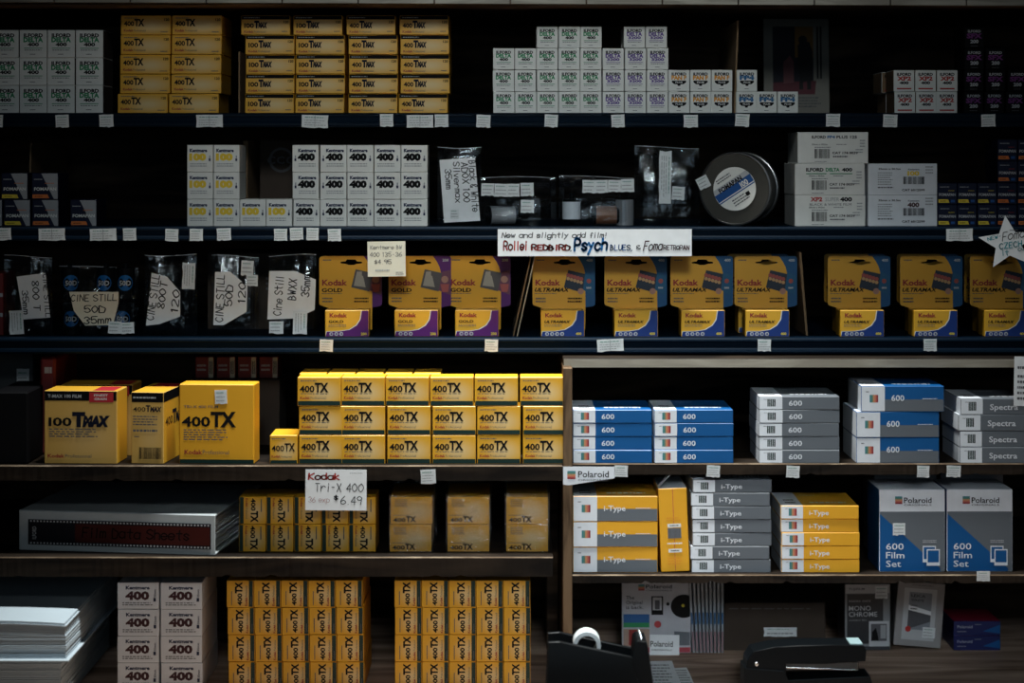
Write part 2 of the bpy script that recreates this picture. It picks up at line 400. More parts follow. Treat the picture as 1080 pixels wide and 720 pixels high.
# ---------------------------------------------------------------- scene graph helpers
def tag(o, label, cat, group=None):
    n = len(label.replace(',', ' ').split())
    assert 4 <= n <= 16, (n, label)
    o['label'] = label; o['category'] = cat
    if group: o['group'] = group
    return o
def empty(name, loc=(0, 0, 0), rz=0):
    o = bpy.data.objects.new(name, None); COL.objects.link(o); o.location = loc; o.rotation_euler = (0, 0, rz); o.empty_display_size = .02
    return o
def dup(o, parent=None):
    c = o.copy(); COL.objects.link(c)
    if parent: c.parent = parent
    for ch in list(o.children): dup(ch, c)
    return c
ORD = ['first', 'second', 'third', 'fourth', 'fifth', 'sixth', 'seventh', 'eighth', 'ninth', 'tenth', 'eleventh', 'twelfth']
def layer_name(i, n):
    if i == 0: return 'bottom'
    if i == n - 1: return 'top'
    if n == 3: return 'middle'
    return ORD[i] + ('-lowest' if n > 3 else '')
class Kind:
    """one kind of thing: built once, then copied with its parts"""
    def __init__(s, make): s.make, s.proto, s.used = make, None, False
    def put(s, x, d, z, rz=0, rx=0):
        if s.proto is None: s.proto = s.make()
        o = s.proto if not s.used else dup(s.proto)
        s.used = True
        o.location = (x, d, z); o.rotation_euler = (rx, 0, rz)
        return o
JR = random.Random(5)
def jit(a=.5): return R(JR.uniform(-a, a))
def stack(kind, cols, h, z0, look, ref, cat, group, nlay=None, d=D0, from_end=False, yaw=.5, only=None, fmt=None, dj=.0022, label_n=None):
    """cols: (left px, right px, number of layers, [first layer]) ; h: layer height in px"""
    n = len(cols); nl = label_n or nlay or max(c[2] for c in cols)
    for i, c in enumerate(cols):
        x0, x1, k = c[:3]; f = c[3] if len(c) > 3 else 0
        for j in range(f, k):
            xs = x0 + (c[4][j] if len(c) > 4 else JR.uniform(-.35, .35)); xe = xs + (x1 - x0)
            dd = d + JR.uniform(0, dj)
            o = kind.put(X((xs + xe) / 2, dd), dd, z0 + j * (S(h, d) + .0002) + .0001, jit(yaw))
            ci = (n - 1 - i) if from_end else i
            lab = (fmt or '{look}, {layer} layer, {col} column from {ref}').format(look=look, layer=layer_name(j, nl), col=ORD[ci], ref=ref)
            tag(o, lab, cat, group)

def carton(name, w, h, dep, m, art, faces=None, bev=.0006, gap=.992, d=.012):
    """a box whose base-front middle is its origin; w, h in px at the shelf front, dep in metres"""
    W, H = S(w, d) * gap, S(h, d)
    def make():
        mb = MB(); mb.cbox(-W / 2, W / 2, 0, dep, 0, H, m, bev, faces)
        art(Art(mb, Fr((-W / 2, 0, 0)), W, H), mb, W, H)
        return mb.build(name)
    return Kind(make)

# ================================================================ the setting and the shelving
def struct(o): o['kind'] = 'structure'; return o
mb = MB(); mb.cbox(-1.1, 1.1, .34, .38, -.9, 1.7, WOODB, .001); struct(mb.build('wall_back'))
mb = MB(); mb.cbox(-2.2, 2.2, -4.2, .38, -.94, -.9, WOODS, .001); struct(mb.build('floor'))
# pale fascia strip over the top shelf, made of short panels with dark joints
mb = MB()
for k in range(-2, 15):
    a, b = 57 + 80.2 * (k - 1), 57 + 80.2 * k
    yb = lambda p: 2.0 + 3.8 * p / 1080
    za, zb = Zp(yb(a), -.05), Zp(yb(b), -.05)
    mb.prism([(X(a + .8, -.05), za), (X(b - .8, -.05), zb), (X(b - .8, -.05), zb + .06), (X(a + .8, -.05), za + .06)], Fr((0, -.05, 0)), -.012, 0, FASC)
struct(mb.build('trim_1'))
mb = MB(); mb.cbox(-.80, .80, -.037, .335, Zp(5, -.037), Zp(5, -.037) + .02, WOODB, .001); struct(mb.build('trim_2'))  # top board, set forward so that its overhang shades the top row

def navy_shelf(parent, ztop, zbot):
    mb = MB(); t = ztop
    mb.cbox(-.80, .80, .004, .335, t - .006, t, NAVYP, .0006)
    b = mb.build('shelf', parent)
    mb = MB()          # rolled steel lip: a bead along the top, a flat, a bead along the foot
    hgt = ztop - zbot
    pf = [(.004, 0), (-.0015, -.0005), (-.003, -.002), (-.0035, -.004), (-.0022, -.006), (-.0018, -hgt * .62), (-.0032, -hgt * .72), (-.004, -hgt * .86), (-.003, -hgt * .97), (.004, -hgt), (.004, -hgt * .6)]
    n = len(pf)
    for i in range(n - 1):
        (y0, a), (y1, c) = pf[i], pf[i + 1]
        mb.add([(-.80, y0, t + a), (.80, y0, t + a), (.80, y1, t + c), (-.80, y1, t + c)], [[3, 2, 1, 0]], NAVYP, True)
    for xe in (-.80, .80): mb.quad([(xe, y, t + a) for y, a in pf], NAVYP)
    mb.build('shelf_lip', b); return b
u = empty('steel_shelving', (0, 0, 0))
tag(u, 'navy-painted steel shelving with three long shelves edged by price stickers', 'shelving')
for zt, zb in ((Z1, Zp(134)), (Z2, Zp(254)), (Z3, Zp(373))): navy_shelf(u, zt, zb)
for sx in (-1, 1):
    mb = MB(); mb.cbox(sx * .815 - .012, sx * .815 + .012, .004, .335, ZC, 1.0, NAVYP, .001); mb.build('upright', u)

def board(name, parent, x0, x1, zt, zb, m, edge, y0=0.0, y1=.384, edgeh=None, chips=0, seed=1):
    """a shelf board whose worn front edge is uneven"""
    rnd = random.Random(seed); n = 180; mb = MB()
    xs = [x0 + (x1 - x0) * i / n for i in range(n + 1)]
    f = [y0 + rnd.uniform(0, .0007) for _ in xs]; lo = [zb + rnd.uniform(0, .0005) for _ in xs]
    if chips:
        for _ in range(chips):
            k = rnd.randrange(2, n - 2); q = rnd.uniform(.001, .003); lo[k] += q; lo[k + 1] += q * .6
    for i in range(n):
        a, b = xs[i], xs[i + 1]
        mb.add([(a, f[i], lo[i]), (b, f[i + 1], lo[i + 1]), (b, f[i + 1], zt - .0012), (a, f[i], zt - .0012)], [[0, 1, 2, 3]], m)
        mb.add([(a, f[i], zt - .0012), (b, f[i + 1], zt - .0012), (b, f[i + 1] + .002, zt), (a, f[i] + .002, zt)], [[0, 1, 2, 3]], edge)
        mb.add([(a, f[i] + .002, zt), (b, f[i + 1] + .002, zt), (b, y1, zt), (a, y1, zt)], [[0, 1, 2, 3]], m)
        mb.add([(a, f[i], lo[i]), (b, f[i + 1], lo[i + 1]), (b, y1, zb), (a, y1, zb)], [[3, 2, 1, 0]], m)
    for i, sgn in ((0, 1), (n, -1)):
        q = [(xs[i], f[i], lo[i]), (xs[i], f[i] + .002, zt), (xs[i], y1, zt), (xs[i], y1, zb)]
        mb.quad(q if sgn < 0 else q[::-1], edge)
    mb.quad([(x0, y1, zb), (x0, y1, zt), (x1, y1, zt), (x1, y1, zb)], m)
    return mb.build(name, parent)
begin_lower()
u = empty('wooden_rack', (0, 0, 0)); tag(u, 'dark wooden rack of two boards beneath the navy shelving, beside the cabinet', 'shelving')
board('shelf', u, -.80, X(593), Z4L, Zp(507), WOODS, WORN, chips=6, seed=3)
board('shelf', u, -.80, X(583), Z5L, Zp(606), WOODS, WORN, y0=-.012, chips=8, seed=5)
for px in (-110, 583.0):
    pass
mb = MB(); mb.cbox(-.80, -.785, .006, .335, ZC + .0005, Z5L - .026, WOODS, .001); mb.cbox(-.80, -.785, .006, .335, Z5L + .0005, Z4L - .021, WOODS, .001); mb.build('side_panel', u)
mb = MB(); mb.cbox(X(583) - .004, X(583) + .012, .20, .335, ZC + .001, Z4L - .021, WOODB, .001); mb.build('rear_post', u)
u = empty('wooden_cabinet', (0, 0, 0)); tag(u, 'open wooden cabinet with pale top edge holding the instant film boxes', 'cabinet')
mb = MB(); mb.cbox(X(594, .03), .80, .03, .384, Zp(388, .03), Zp(378, .03), WOODS, .0008, {'y-': WOODP}); mb.build('top_board', u)
mb = MB(); mb.cbox(X(594), X(603.6), .0005, .335, ZC + .001, Zp(388) - .0003, POST, .0008); mb.build('side_post', u)
board('shelf', u, X(603.9), .80, Z4R, Zp(502), WOODS, WORN, y0=.010, chips=5, seed=8)
board('shelf', u, X(603.9), .80, Z5R, Zp(615), WOODS, WORN, chips=7, seed=9)
mb = MB(); mb.cbox(.785, .80, .006, .335, ZC + .001, Z5R - .012, WOODS, .001); mb.cbox(.785, .80, .006, .335, Z5R + .001, Z4R - .016, WOODS, .001); mb.cbox(.785, .80, .006, .335, Z4R + .001, Zp(388) - .001, WOODS, .001); mb.build('side_panel', u)
u = empty('counter', (0, 0, 0)); tag(u, 'brown wood-grain counter beneath the shelves with the black stapler on it', 'counter')
mb = MB(); mb.cbox(-1.0, 1.0, -.42, .384, ZC - .035, ZC, WOODC, .002); mb.build('worktop', u)
mb = MB(); mb.cbox(-.98, .98, -.36, .384, -.899, ZC - .0355, WOODS, .002); mb.build('base', u)

end_lower()
# ================================================================ print designs
def a_ilford(word, num, col, stripe=True, third=None):
    def art(a, mb, W, H):
        a.text('ILFORD', .5, .745, .13, NEARB, .70, .05, align='c')
        if word == 'DELTA':
            a.text('DELTA', .5, .565, .17, col, .72, .055, align='c')
            a.text(num, .5, .415, .125, NEARB if len(num) < 4 else col, 0.42 if len(num) < 4 else .6, .05, align='c')
            a.rect(.16, .325, .84, .35, col); a.lines(.18, .24, .84, .30, 1, INKG)
        elif word == 'XP2':
            a.text('XP2', .5, .52, .19, RED, .68, .05, align='c'); a.text('400', .5, .345, .125, NEARB, .44, .055, align='c')
            a.rect(.15, .10, .85, .165, RED)
        elif word == 'SFX':
            pass
        else:
            a.text(word, .5, .545, .19, col, .72, .06, align='c')
            a.poly([(.16, .50), (.84, .50), (.84, .42), (.72, .33), (.58, .33), (.56, .25), (.44, .25), (.42, .33), (.28, .33), (.16, .42)], NEARB)
            a.text('PLUS', .5, .385, .075, WHITE, .34, .03, align='c')
        a.lines(.38, .09, .62, .15, 1, INKG, 5) if word != 'XP2' else None
    return art
def a_sfx(a, mb, W, H):
    a.text('ILFORD', .5, .75, .12, LGREY, .66, .03, align='c'); a.text('SFX', .5, .48, .22, VIOLET, .8, .05, align='c')
    a.text('200', .5, .25, .16, LGREY, .42, .04, align='c'); a.lines(.3, .08, .7, .14, 1, INKG)
def a_kent(num, col, side=.86):
    def art(a, mb, W, H):
        nx = .08 if side > .5 else .20
        a.text('Kentmere', nx + .02, .74, .12, NAVY, .68, .06)
        a.text(num, nx, .44, .24, col, .66, .08)
        a.lines(.12 + (nx - .08), .18, .80 + (nx - .08), .34, 2, INKL, 4)
        a.text('35mm', side + .04, .44, .065, NAVY, .17, .02, rot=90); a.rect(side - .02, .40, side + .05, .50, NAVY)
    return art
def a_brick_kent(a, mb, W, H):
    a.text('Kentmere', .20, .74, .13, NAVY, .58, .045); a.text('400', .19, .36, .30, MAROON, .58, .055)
    a.lines(.12, .12, .86, .27, 2, INKG, 7); a.text('35mm', .93, .44, .05, NAVY, .30, .02, rot=90); a.rect(.87, .28, .93, .42, NAVY)
def a_tx5(a, mb, W, H):
    a.text('400', .06, .46, .25, NEARB, .205, .035); a.text('TX', .27, .46, .36, NEARB, .20, .05)
    a.lines(.07, .82, .36, .92, 1, INKG); a.text('Kodak', .06, .16, .13, DRED, .19, .03); a.text('Professional', .26, .16, .12, INKG, .24, 0)
    a.text('120', .87, .72, .13, NEARB, .10, .03); a.lines(.80, .1, .95, .2, 1, INKG)
def a_tm5(num):
    def art(a, mb, W, H):
        a.rect(0, .79, 1, 1, BLACK); a.lines(.05, .84, .40, .93, 1, INKL)
        a.text(num, .06, .36, .24, NEARB, .20, .035); a.text('T', .265, .36, .36, TNAVY, .10, .07); a.text('MAX', .345, .36, .28, TNAVY, .19, .075, shear=.2)
        a.text('Kodak', .06, .1, .12, DRED, .19, .03); a.text('Professional', .26, .1, .11, INKG, .24, 0)
        a.text('120', .87, .60, .13, NEARB, .10, .03); a.lines(.83, .12, .95, .22, 1, INKG)
    return art
def a_tx35(a, mb, W, H):
    a.rect(0, 0, 1, .17, DGREEN)
    a.text('400', .05, .49, .22, NEARB, .34, .03); a.text('TX', .395, .49, .32, NEARB, .32, .045)
    a.lines(.07, .84, .46, .92, 1, INKG); a.lines(.07, .40, .8, .45, 1, INKG, 9); a.text('Kodak', .06, .235, .095, DRED, .23, .03); a.text('Professional', .30, .235, .09, INKG, .36, 0)
def a_tx_end(a, mb, W, H):
    a.rect(0, 0, 1, .13, DGREEN)
    a.text('400', .06, .45, .2, NEARB, .46, .02); a.text('TX', .53, .45, .28, NEARB, .38, .03)
    a.lines(.07, .84, .6, .92, 1, INKG); a.text('Kodak', .06, .22, .09, DRED, .33, .03); a.text('Professional', .40, .22, .08, INKG, .4, 0)
def a_tx_side(down):
    """the same print turned on its side, the green foot of the box showing as an upright band"""
    def art(a, mb, W, H):
        if down:
            a.rect(0, 0, .16, 1, DGREEN)
            a.text('400', .44, .95, .17, NEARB, .46, .035, rot=-90); a.text('TX', .44, .48, .26, NEARB, .42, .05, rot=-90)
            a.text('Kodak', .24, .95, .085, DRED, .33, .03, rot=-90); a.text('Professional', .24, .60, .08, INKG, .40, 0, rot=-90)
            a.mb.quad([a.fr.p(p * W, q * H, a.k) for p, q in ((.80, .45), (.84, .45), (.84, .92), (.80, .92))], INKG)
        else:
            a.rect(.83, 0, 1, 1, DGREEN)
            a.text('400', .57, .06, .17, NEARB, .46, .035, rot=90); a.text('TX', .57, .52, .26, NEARB, .42, .05, rot=90)
            a.text('Kodak', .77, .05, .085, DRED, .33, .03, rot=90); a.text('Professional', .77, .40, .08, INKG, .40, 0, rot=90)
            a.mb.quad([a.fr.p(p * W, q * H, a.k) for p, q in ((.17, .08), (.20, .08), (.20, .6), (.17, .6))], INKG)
            a.mb.quad([a.fr.p(p * W, q * H, a.k) for p, q in ((.90, .1), (.93, .1), (.93, .4), (.90, .4))], INKG)
    return art
def a_tx_pack(a, mb, W, H):
    a.lines(.10, .62, .42, .92, 5, INKG, 8); a.lines(.06, .30, .48, .35, 1, INKG)
    a.text('400', .06, .08, .15, NEARB, .30, .03); a.text('TX', .37, .08, .21, NEARB, .24, .04)
def a_foma(band):
    def art(a, mb, W, H):
        a.poly([(.36, 1), (1, 1), (1, 0), (.84, 0)], FSILV)
        a.lines(.08, .72, .42, .80, 1, FSILV, 3); a.lines(.5, .58, .92, .64, 1, FORG, 5)
        a.text('FOMAPAN', .09, .34, .12, WHITE, .84, .03)
        a.poly([(.03, .05), (.66, .05), (.60, .19), (.03, .19)], band); a.lines(.12, .09, .5, .15, 1, NEARB, 2)
    return art
def a_foma_small(band):
    def art(a, mb, W, H):
        a.lines(.12, .78, .62, .86, 1, FSILV, 3); a.lines(.55, .62, .92, .67, 1, DRED if band is FORG else FYEL, 5)
        a.text('FOMAPAN', .07, .40, .13, LGREY, .86, .03)
        a.poly([(.03, .08), (.60, .08), (.54, .24), (.03, .24)], band); a.rect(.68, .10, .88, .22, INKBLUE); a.lines(.12, .12, .5, .2, 1, NEARB, 2)
    return art
def a_polaroid(kind, split, split_v=None, lower=None, txt='600', tw=.16, bar=False, small=False):
    def art(a, mb, W, H):
        if lower is not None: a.rect(0, 0, 1, split_v, lower)
        a.rect(0, 0, split, 1, WHITE2)
        u0, u1, v0, v1 = split * .36, split * .72, .24 if lower is None else .36, .80 if lower is None else .66
        st = (u1 - u0) / 5
        for k in range(5):
            a.mb.quad([a.fr.p(p * W, q * H, a.k) for p, q in ((u0 + k * st, v0), (u0 + (k + (.75 if bar else 1)) * st, v0), (u0 + (k + (.75 if bar else 1)) * st, v1), (u0 + k * st, v1))], (DGREEN if k < 4 else NEARB) if bar else STR[k])
        a.up(); a.lines(split * .2, .74, split * .34, .82, 1, INKG)
        a.text(txt, split + .08, .30 if lower is None else .42, (.40 if lower is None else .24) * (1 if txt == '600' else .92), WHITE2, tw, .012)
        if small: a.lines(.74, split_v - .0, .93, split_v + .06, 1, WHITE2)
        t = Art(mb, Fr((-W / 2, 0, H), (1, 0, 0), (0, 1, 0), (0, 0, 1)), W, .095)
        t.rect(0, 0, split, 1, WHITE2); t.text('Polaroid', split + .06, .74, .07, WHITE2, .2, .01)
        t.lines(split + .12, .14, .9, .34, 1, WHITE2, 3); t.lines(split * .3, .15, split * .8, .5, 2, INKG, 3)
    return art

# ================================================================ row 1: top navy shelf
BX = .058
k = carton('film_box', 29, 29, BX, WHITE, a_ilford('DELTA', '400', GREEN), {'x+': DCARD})
stack(k, [(-9, 20, 3), (20.5, 49.5, 3), (50, 79, 3), (79.5, 108.5, 3)], 29.1, Z1, 'white film box with green print', 'the plain yellow cartons', 'film box', 'white boxes with green print at the shelf end', from_end=True)
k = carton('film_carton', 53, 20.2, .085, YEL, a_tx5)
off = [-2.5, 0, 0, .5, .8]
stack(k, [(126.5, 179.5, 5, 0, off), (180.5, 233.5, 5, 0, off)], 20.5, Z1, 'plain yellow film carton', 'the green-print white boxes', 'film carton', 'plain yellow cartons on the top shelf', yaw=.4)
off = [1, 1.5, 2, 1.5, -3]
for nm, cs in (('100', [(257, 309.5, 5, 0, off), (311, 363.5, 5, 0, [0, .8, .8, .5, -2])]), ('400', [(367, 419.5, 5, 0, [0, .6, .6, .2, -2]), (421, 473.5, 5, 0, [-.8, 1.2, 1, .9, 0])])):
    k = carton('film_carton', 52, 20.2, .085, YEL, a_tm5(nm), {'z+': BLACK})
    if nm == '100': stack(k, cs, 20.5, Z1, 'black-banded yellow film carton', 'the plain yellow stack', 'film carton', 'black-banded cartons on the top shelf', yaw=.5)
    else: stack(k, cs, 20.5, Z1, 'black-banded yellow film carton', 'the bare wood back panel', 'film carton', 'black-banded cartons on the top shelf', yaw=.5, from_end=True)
k = carton('small_film_box', 22.6, 22.6, .066, WHITE, a_ilford('DELTA', '400', GREEN))
stack(k, [(520, 542.6, 3), (543, 565.6, 3), (566, 588.6, 4), (589, 611.6, 4), (612, 634.6, 4)], 22.75, Z1, 'small white box with green print', 'the purple-print boxes', 'film box', 'small green-print boxes', from_end=True)
k = carton('small_film_box', 22.6, 22.6, .066, WHITE, a_ilford('DELTA', '3200', PURPLE))
stack(k, [(635.6, 658.2, 3), (658.8, 681.4, 4, 0, [0, 0, .2, -1]), (682, 704.6, 4, 0, [0, 0, .4, -1])], 22.75, Z1, 'small white box with purple print', 'the orange-print boxes', 'film box', 'small purple-print boxes', from_end=True)
k = carton('small_film_box', 22.2, 22.6, .066, WHITE, a_ilford('PAN F', '', ORANGE))
stack(k, [(705, 727.2, 2), (727.6, 749.8, 2), (750.2, 772.4, 2)], 22.75, Z1, 'small white box with orange print', 'the purple-print boxes', 'film box', 'small orange-print boxes', fmt='{look}, {layer} layer, {col} column from {ref}')
k = carton('small_film_box', 21.6, 22.6, .066, WHITE, a_ilford('FP4', '', BLUE))
stack(k, [(776.6, 797.8, 2, 0, [0, .6]), (798, 819.8, 1), (820.3, 842, 1)], 22.75, Z1, 'small white box with blue print', 'the cardboard divider', 'film box', 'small blue-print boxes')
k = carton('small_film_box', 22, 22.4, .052, WHITE, a_ilford('XP2', '', RED), {'x-': CARD})
stack(k, [(942.5, 964.5, 2, 0, [.8, 0]), (965.2, 987.2, 2, 0, [.8, 0]), (988, 1010, 2)], 22.6, Z1, 'small white box with red print', 'the black boxes', 'film box', 'small red-print boxes', from_end=True)
mbk = carton('small_film_box', 22, 22.4, .058, WHITE, a_ilford('XP2', '', RED), {'y-': CARD, 'x-': CARD})
for j, px in ((0, 945.0), (1, 940.5)):
    o = mbk.put(X(px, .07), .07, Z1 + j * (S(22.6) + .0002) + .0001); tag(o, 'brown-sided small box peeking out behind the red-print boxes, %s layer' % ('lower', 'upper')[j], 'film box', 'boxes behind the red-print boxes')
k = carton('small_film_box', 20.6, 22.4, .06, BLACK, a_sfx)
stack(k, [(1016.5, 1037.2, 4, 0, [0, .3, .8, .8]), (1038.5, 1059.2, 3, 0, [0, 1.2, 1.2]), (1060.8, 1081.5, 2, 0, [0, 2])], 22.6, Z1, 'black film box with purple print', 'the red-print white boxes', 'film box', 'black purple-print boxes')

def divider(name, x_top, x_bot, z0, h, label, thick=.003, dep=.2, m=CARD, d=.02):
    mb = MB(); dx = x_top - x_bot
    for (a, b) in ((0, 0),):
        V = [(-thick / 2, 0, 0), (thick / 2, 0, 0), (thick / 2, dep, 0), (-thick / 2, dep, 0)]
        V += [(x + dx, y, h) for x, y, _ in V]
        mb.add(V, [[0, 3, 2, 1], [4, 5, 6, 7], [0, 1, 5, 4], [1, 2, 6, 5], [2, 3, 7, 6], [3, 0, 4, 7]], m)
    o = mb.build(name, None, (x_bot, d, z0 + .0002)); tag(o, label, 'divider'); return o
divider('cardboard_divider', X(778.5, .02), X(774.6, .02), Z1, S(98), 'leaning cardboard divider between the orange-print and blue-print boxes', .0022)
divider('cardboard_divider', X(253.5, .03), X(253.5, .03), Z1, S(65), 'upright cardboard divider beside the black-banded yellow cartons', .002)
# poster leaning at the back of the top shelf
mb = MB(); W, H = S(69, .16), S(103, .16)
mb.cbox(-W / 2, W / 2, 0, .0012, 0, H, mat('poster_card', (.20, .19, .165), .7), .0002)
a = Art(mb, Fr((-W / 2, 0, 0)), W, H)
P = lambda n, c: mat(n, c, .7, .15, 90)
pd, po, pr, pl, pk, pp = P('poster_dark', (.012, .012, .022)), P('poster_orange', (.22, .11, .02)), P('poster_red', (.10, .02, .03)), P('poster_pale', (.22, .21, .18)), P('poster_black', (.006, .006, .008)), P('poster_pink', (.15, .05, .06))
a.rect(.14, .22, .78, .92, pd); a.rect(.48, .60, .76, .92, po); a.rect(.76, .30, .88, .92, pl); a.rect(.81, .38, .84, .92, pk); a.rect(.86, .38, .89, .92, pk)
a.poly([(.14, .22), (.78, .22), (.80, .36), (.14, .34)], pr); a.poly([(.30, .55), (.40, .62), (.46, .56), (.46, .34), (.30, .33)], pp)
a.disc(.60, .78, .045, pk); a.poly([(.52, .72), (.56, .76), (.70, .76), (.75, .66), (.74, .36), (.56, .34), (.53, .5)], pk); a.disc(.41, .76, .035, pd); a.rect(.54, .27, .60, .36, pk); a.rect(.66, .27, .72, .36, pk)
a.lines(.52, .08, .88, .20, 4, INKG, 12)
o = mb.build('art_poster', None, (X(840.5, .16), .16, Z1 + .0002)); o.rotation_euler = (R(-4), 0, 0)
tag(o, 'white-bordered art poster of two dark figures leaning behind the blue-print boxes', 'poster')

# ================================================================ row 2: middle navy shelf
k1 = carton('film_box', 28, 28, BX, FNAVY, a_foma(FYEL)); k2 = carton('film_box', 28, 28, BX, FNAVY, a_foma(FORG))
for kk, band, col, wh in ((k1, 'yellow', (-26, 2.5, 1), 'bottom layer, cut by the picture edge'), (k1, 'yellow', (4, 32, 1), 'bottom layer, under another'), (k1, 'yellow', (1, 29, 2, 1), 'resting on the bottom layer'),
                          (k2, 'orange', (33.5, 61.5, 1), 'under another'), (k2, 'orange', (33.3, 61.3, 2, 1), 'atop another'), (k2, 'orange', (74, 102, 1), 'apart, nothing on top')):
    px0, px1, n = col[:3]; j = col[3] if len(col) > 3 else 0
    o = kk.put(X((px0 + px1) / 2, D0), D0 + JR.uniform(0, .002), Z2 + j * (S(28) + .0003) + .0001, jit(.5))
    tag(o, 'navy and silver film box with %s band, %s' % (band, wh), 'film box', 'navy and silver film boxes')
divider('cardboard_divider', X(33, .08), X(30.6, .08), Z2, S(86, .08), 'upright cardboard divider behind the navy and silver boxes', .002, .2, CARD, .078)
k = carton('film_box', 27.4, 28.4, BX, WHITE, a_kent('100', YNUM))
stack(k, [(197.3, 224.7, 3), (225, 252.4, 3), (253.2, 280.6, 1), (281, 308.4, 1)], 28.5, Z2, 'white film box with yellow number', 'the black-numbered boxes', 'film box', 'white boxes with yellow number', nlay=3, from_end=True)
k = carton('film_box', 28, 28.4, BX, WHITE, a_kent('400', NEARB)); kb = carton('film_box', 28, 28.4, BX, WHITE, a_kent('400', NEARB, .10))
stack(k, [(309.3, 337.3, 1)], 28.5, Z2, 'white film box with black number', 'the yellow-numbered boxes', 'film box', 'white boxes with black number', nlay=3)
for i, (c0, lays, kk) in enumerate((((308.2, 336.2), (1, 2), kb), ((337.6, 365.6), (0, 1, 2), kb), ((366, 394), (0, 1, 2), k), ((394.6, 422.6), (0, 1, 2), k), ((423, 451), (0, 1, 2), k))):
    for j in lays:
        dx = JR.uniform(-.2, .2)
        o = kk.put(X((c0[0] + c0[1]) / 2 + dx, D0), D0 + JR.uniform(0, .002), Z2 + j * (S(28.5) + .0002) + .0001, jit(.4))
        tag(o, 'white film box with black number, %s layer, %s column from the yellow-numbered boxes' % (layer_name(j, 3), ORD[i]), 'film box', 'white boxes with black number')
divider('cardboard_divider', X(259, .085), X(258.5, .085), Z2, S(88, .085), 'brown cardboard divider behind the yellow-numbered white boxes', .006, .18, CARD, .085)
def ccc(a, mb, W, H):
    for u_ in (.16, .42, .68):
        a.ring(u_, .62, .30, .24, INKG, 30)
        for q in (-.07, 0, .07): a.text('C', u_ + q - .035, .53, .18, INKG, .06, .03)
kk = carton('dark_carton', 150, 92, .15, DCARD, lambda a, mb, W, H: ccc(Art(mb, Fr((-W / 2, 0, H * .45)), W, H * .5), mb, W, H))
o = kk.put(X(345, .13), .13, Z2 + .0002); tag(o, 'dark carton with ringed letters standing behind the white numbered boxes', 'carton')

def sheet(mb, pts, fr, m, t=.0004): mb.prism(pts, fr, 0, t, m)
def sticker_mb(w, h, seed=0, rows=2, green=True, m=STICK):
    """a little wavy-edged price sticker with print too small to read"""
    rnd = random.Random(seed); mb = MB(); n = 6
    pts = [(-w / 2, rnd.uniform(0, .04) * h)]
    for i in range(1, n): pts.append((-w / 2 + w * i / n, rnd.uniform(-.03, .07) * h))
    pts += [(w / 2, rnd.uniform(0, .04) * h), (w / 2 - rnd.uniform(0, .03) * w, h * .5), (w / 2, h), (w / 6, h * .985), (-w / 6, h), (-w / 2, h * .99), (-w / 2 + rnd.uniform(0, .03) * w, h * .5)]
    sheet(mb, pts, Fr((0, 0, 0)), m)
    a = Art(mb, Fr((-w / 2, -.0004, 0)), w, h)
    if green: a.lines(.12, .72, .9, .9, 1, TEALG, seed + 1)
    a.lines(.1, .14, .92, .68, rows, INKL, seed + 2, .3)
    return mb
TEALG = mat('sticker_green_print', (.22, .36, .32), .7, 0)
def poly_bag(w, h, t, seed, name='film_bag'):
    """a clear pouch: two crinkled sheets joined round the rim; origin base middle"""
    rnd = random.Random(seed); nx, nz = 14, 18; mb = MB(); g = {}
    ph = [rnd.uniform(0, 6.28) for _ in range(6)]
    for sd in (-1, 1):
        for i in range(nx + 1):
            for j in range(nz + 1):
                u_, v_ = i / nx, j / nz
                e = (1 - abs(2 * u_ - 1) ** 5) * min(1, (1 - v_) * 2.2 + .06) * (min(1, v_ * 6 + .35))
                rip = .0010 * (math.sin(9 * u_ + 5 * v_ + ph[0]) + math.sin(17 * v_ - 7 * u_ + ph[1]) + .6 * math.sin(23 * u_ + ph[2]))
                wob = .004 * math.sin(2.5 * u_ + ph[3]) * v_
                y = sd * (t / 2 * e) + rip * (1 if 0 < i < nx else 0) * (.6 + .4 * sd * .5) + wob
                g[sd, i, j] = ((u_ - .5) * w * (1 - .02 * v_), y, v_ * h + .002 * math.sin(3 * u_ + ph[4]) * v_)
        for i in range(nx):
            for j in range(nz):
                q = [g[sd, i, j], g[sd, i + 1, j], g[sd, i + 1, j + 1], g[sd, i, j + 1]]
                mb.add(q if sd < 0 else q[::-1], [[0, 1, 2, 3]], POLY, True)
    rim = [(i, 0) for i in range(nx)] + [(nx, j) for j in range(nz)] + [(i, nz) for i in range(nx, 0, -1)] + [(0, j) for j in range(nz, 0, -1)]
    for k_ in range(len(rim)):
        a, b = rim[k_], rim[(k_ + 1) % len(rim)]
        mb.add([g[(-1,) + a], g[(-1,) + b], g[(1,) + b], g[(1,) + a]], [[3, 2, 1, 0]], POLY, True)
    tp = [g[-1, i, nz] for i in range(nx + 1)]
    mb.tube([(p[0], p[1] - .0004, p[2]) for p in tp], .0004, MATS['light_grey_print'], 5)   # heat-sealed lip
    return mb.build(name)
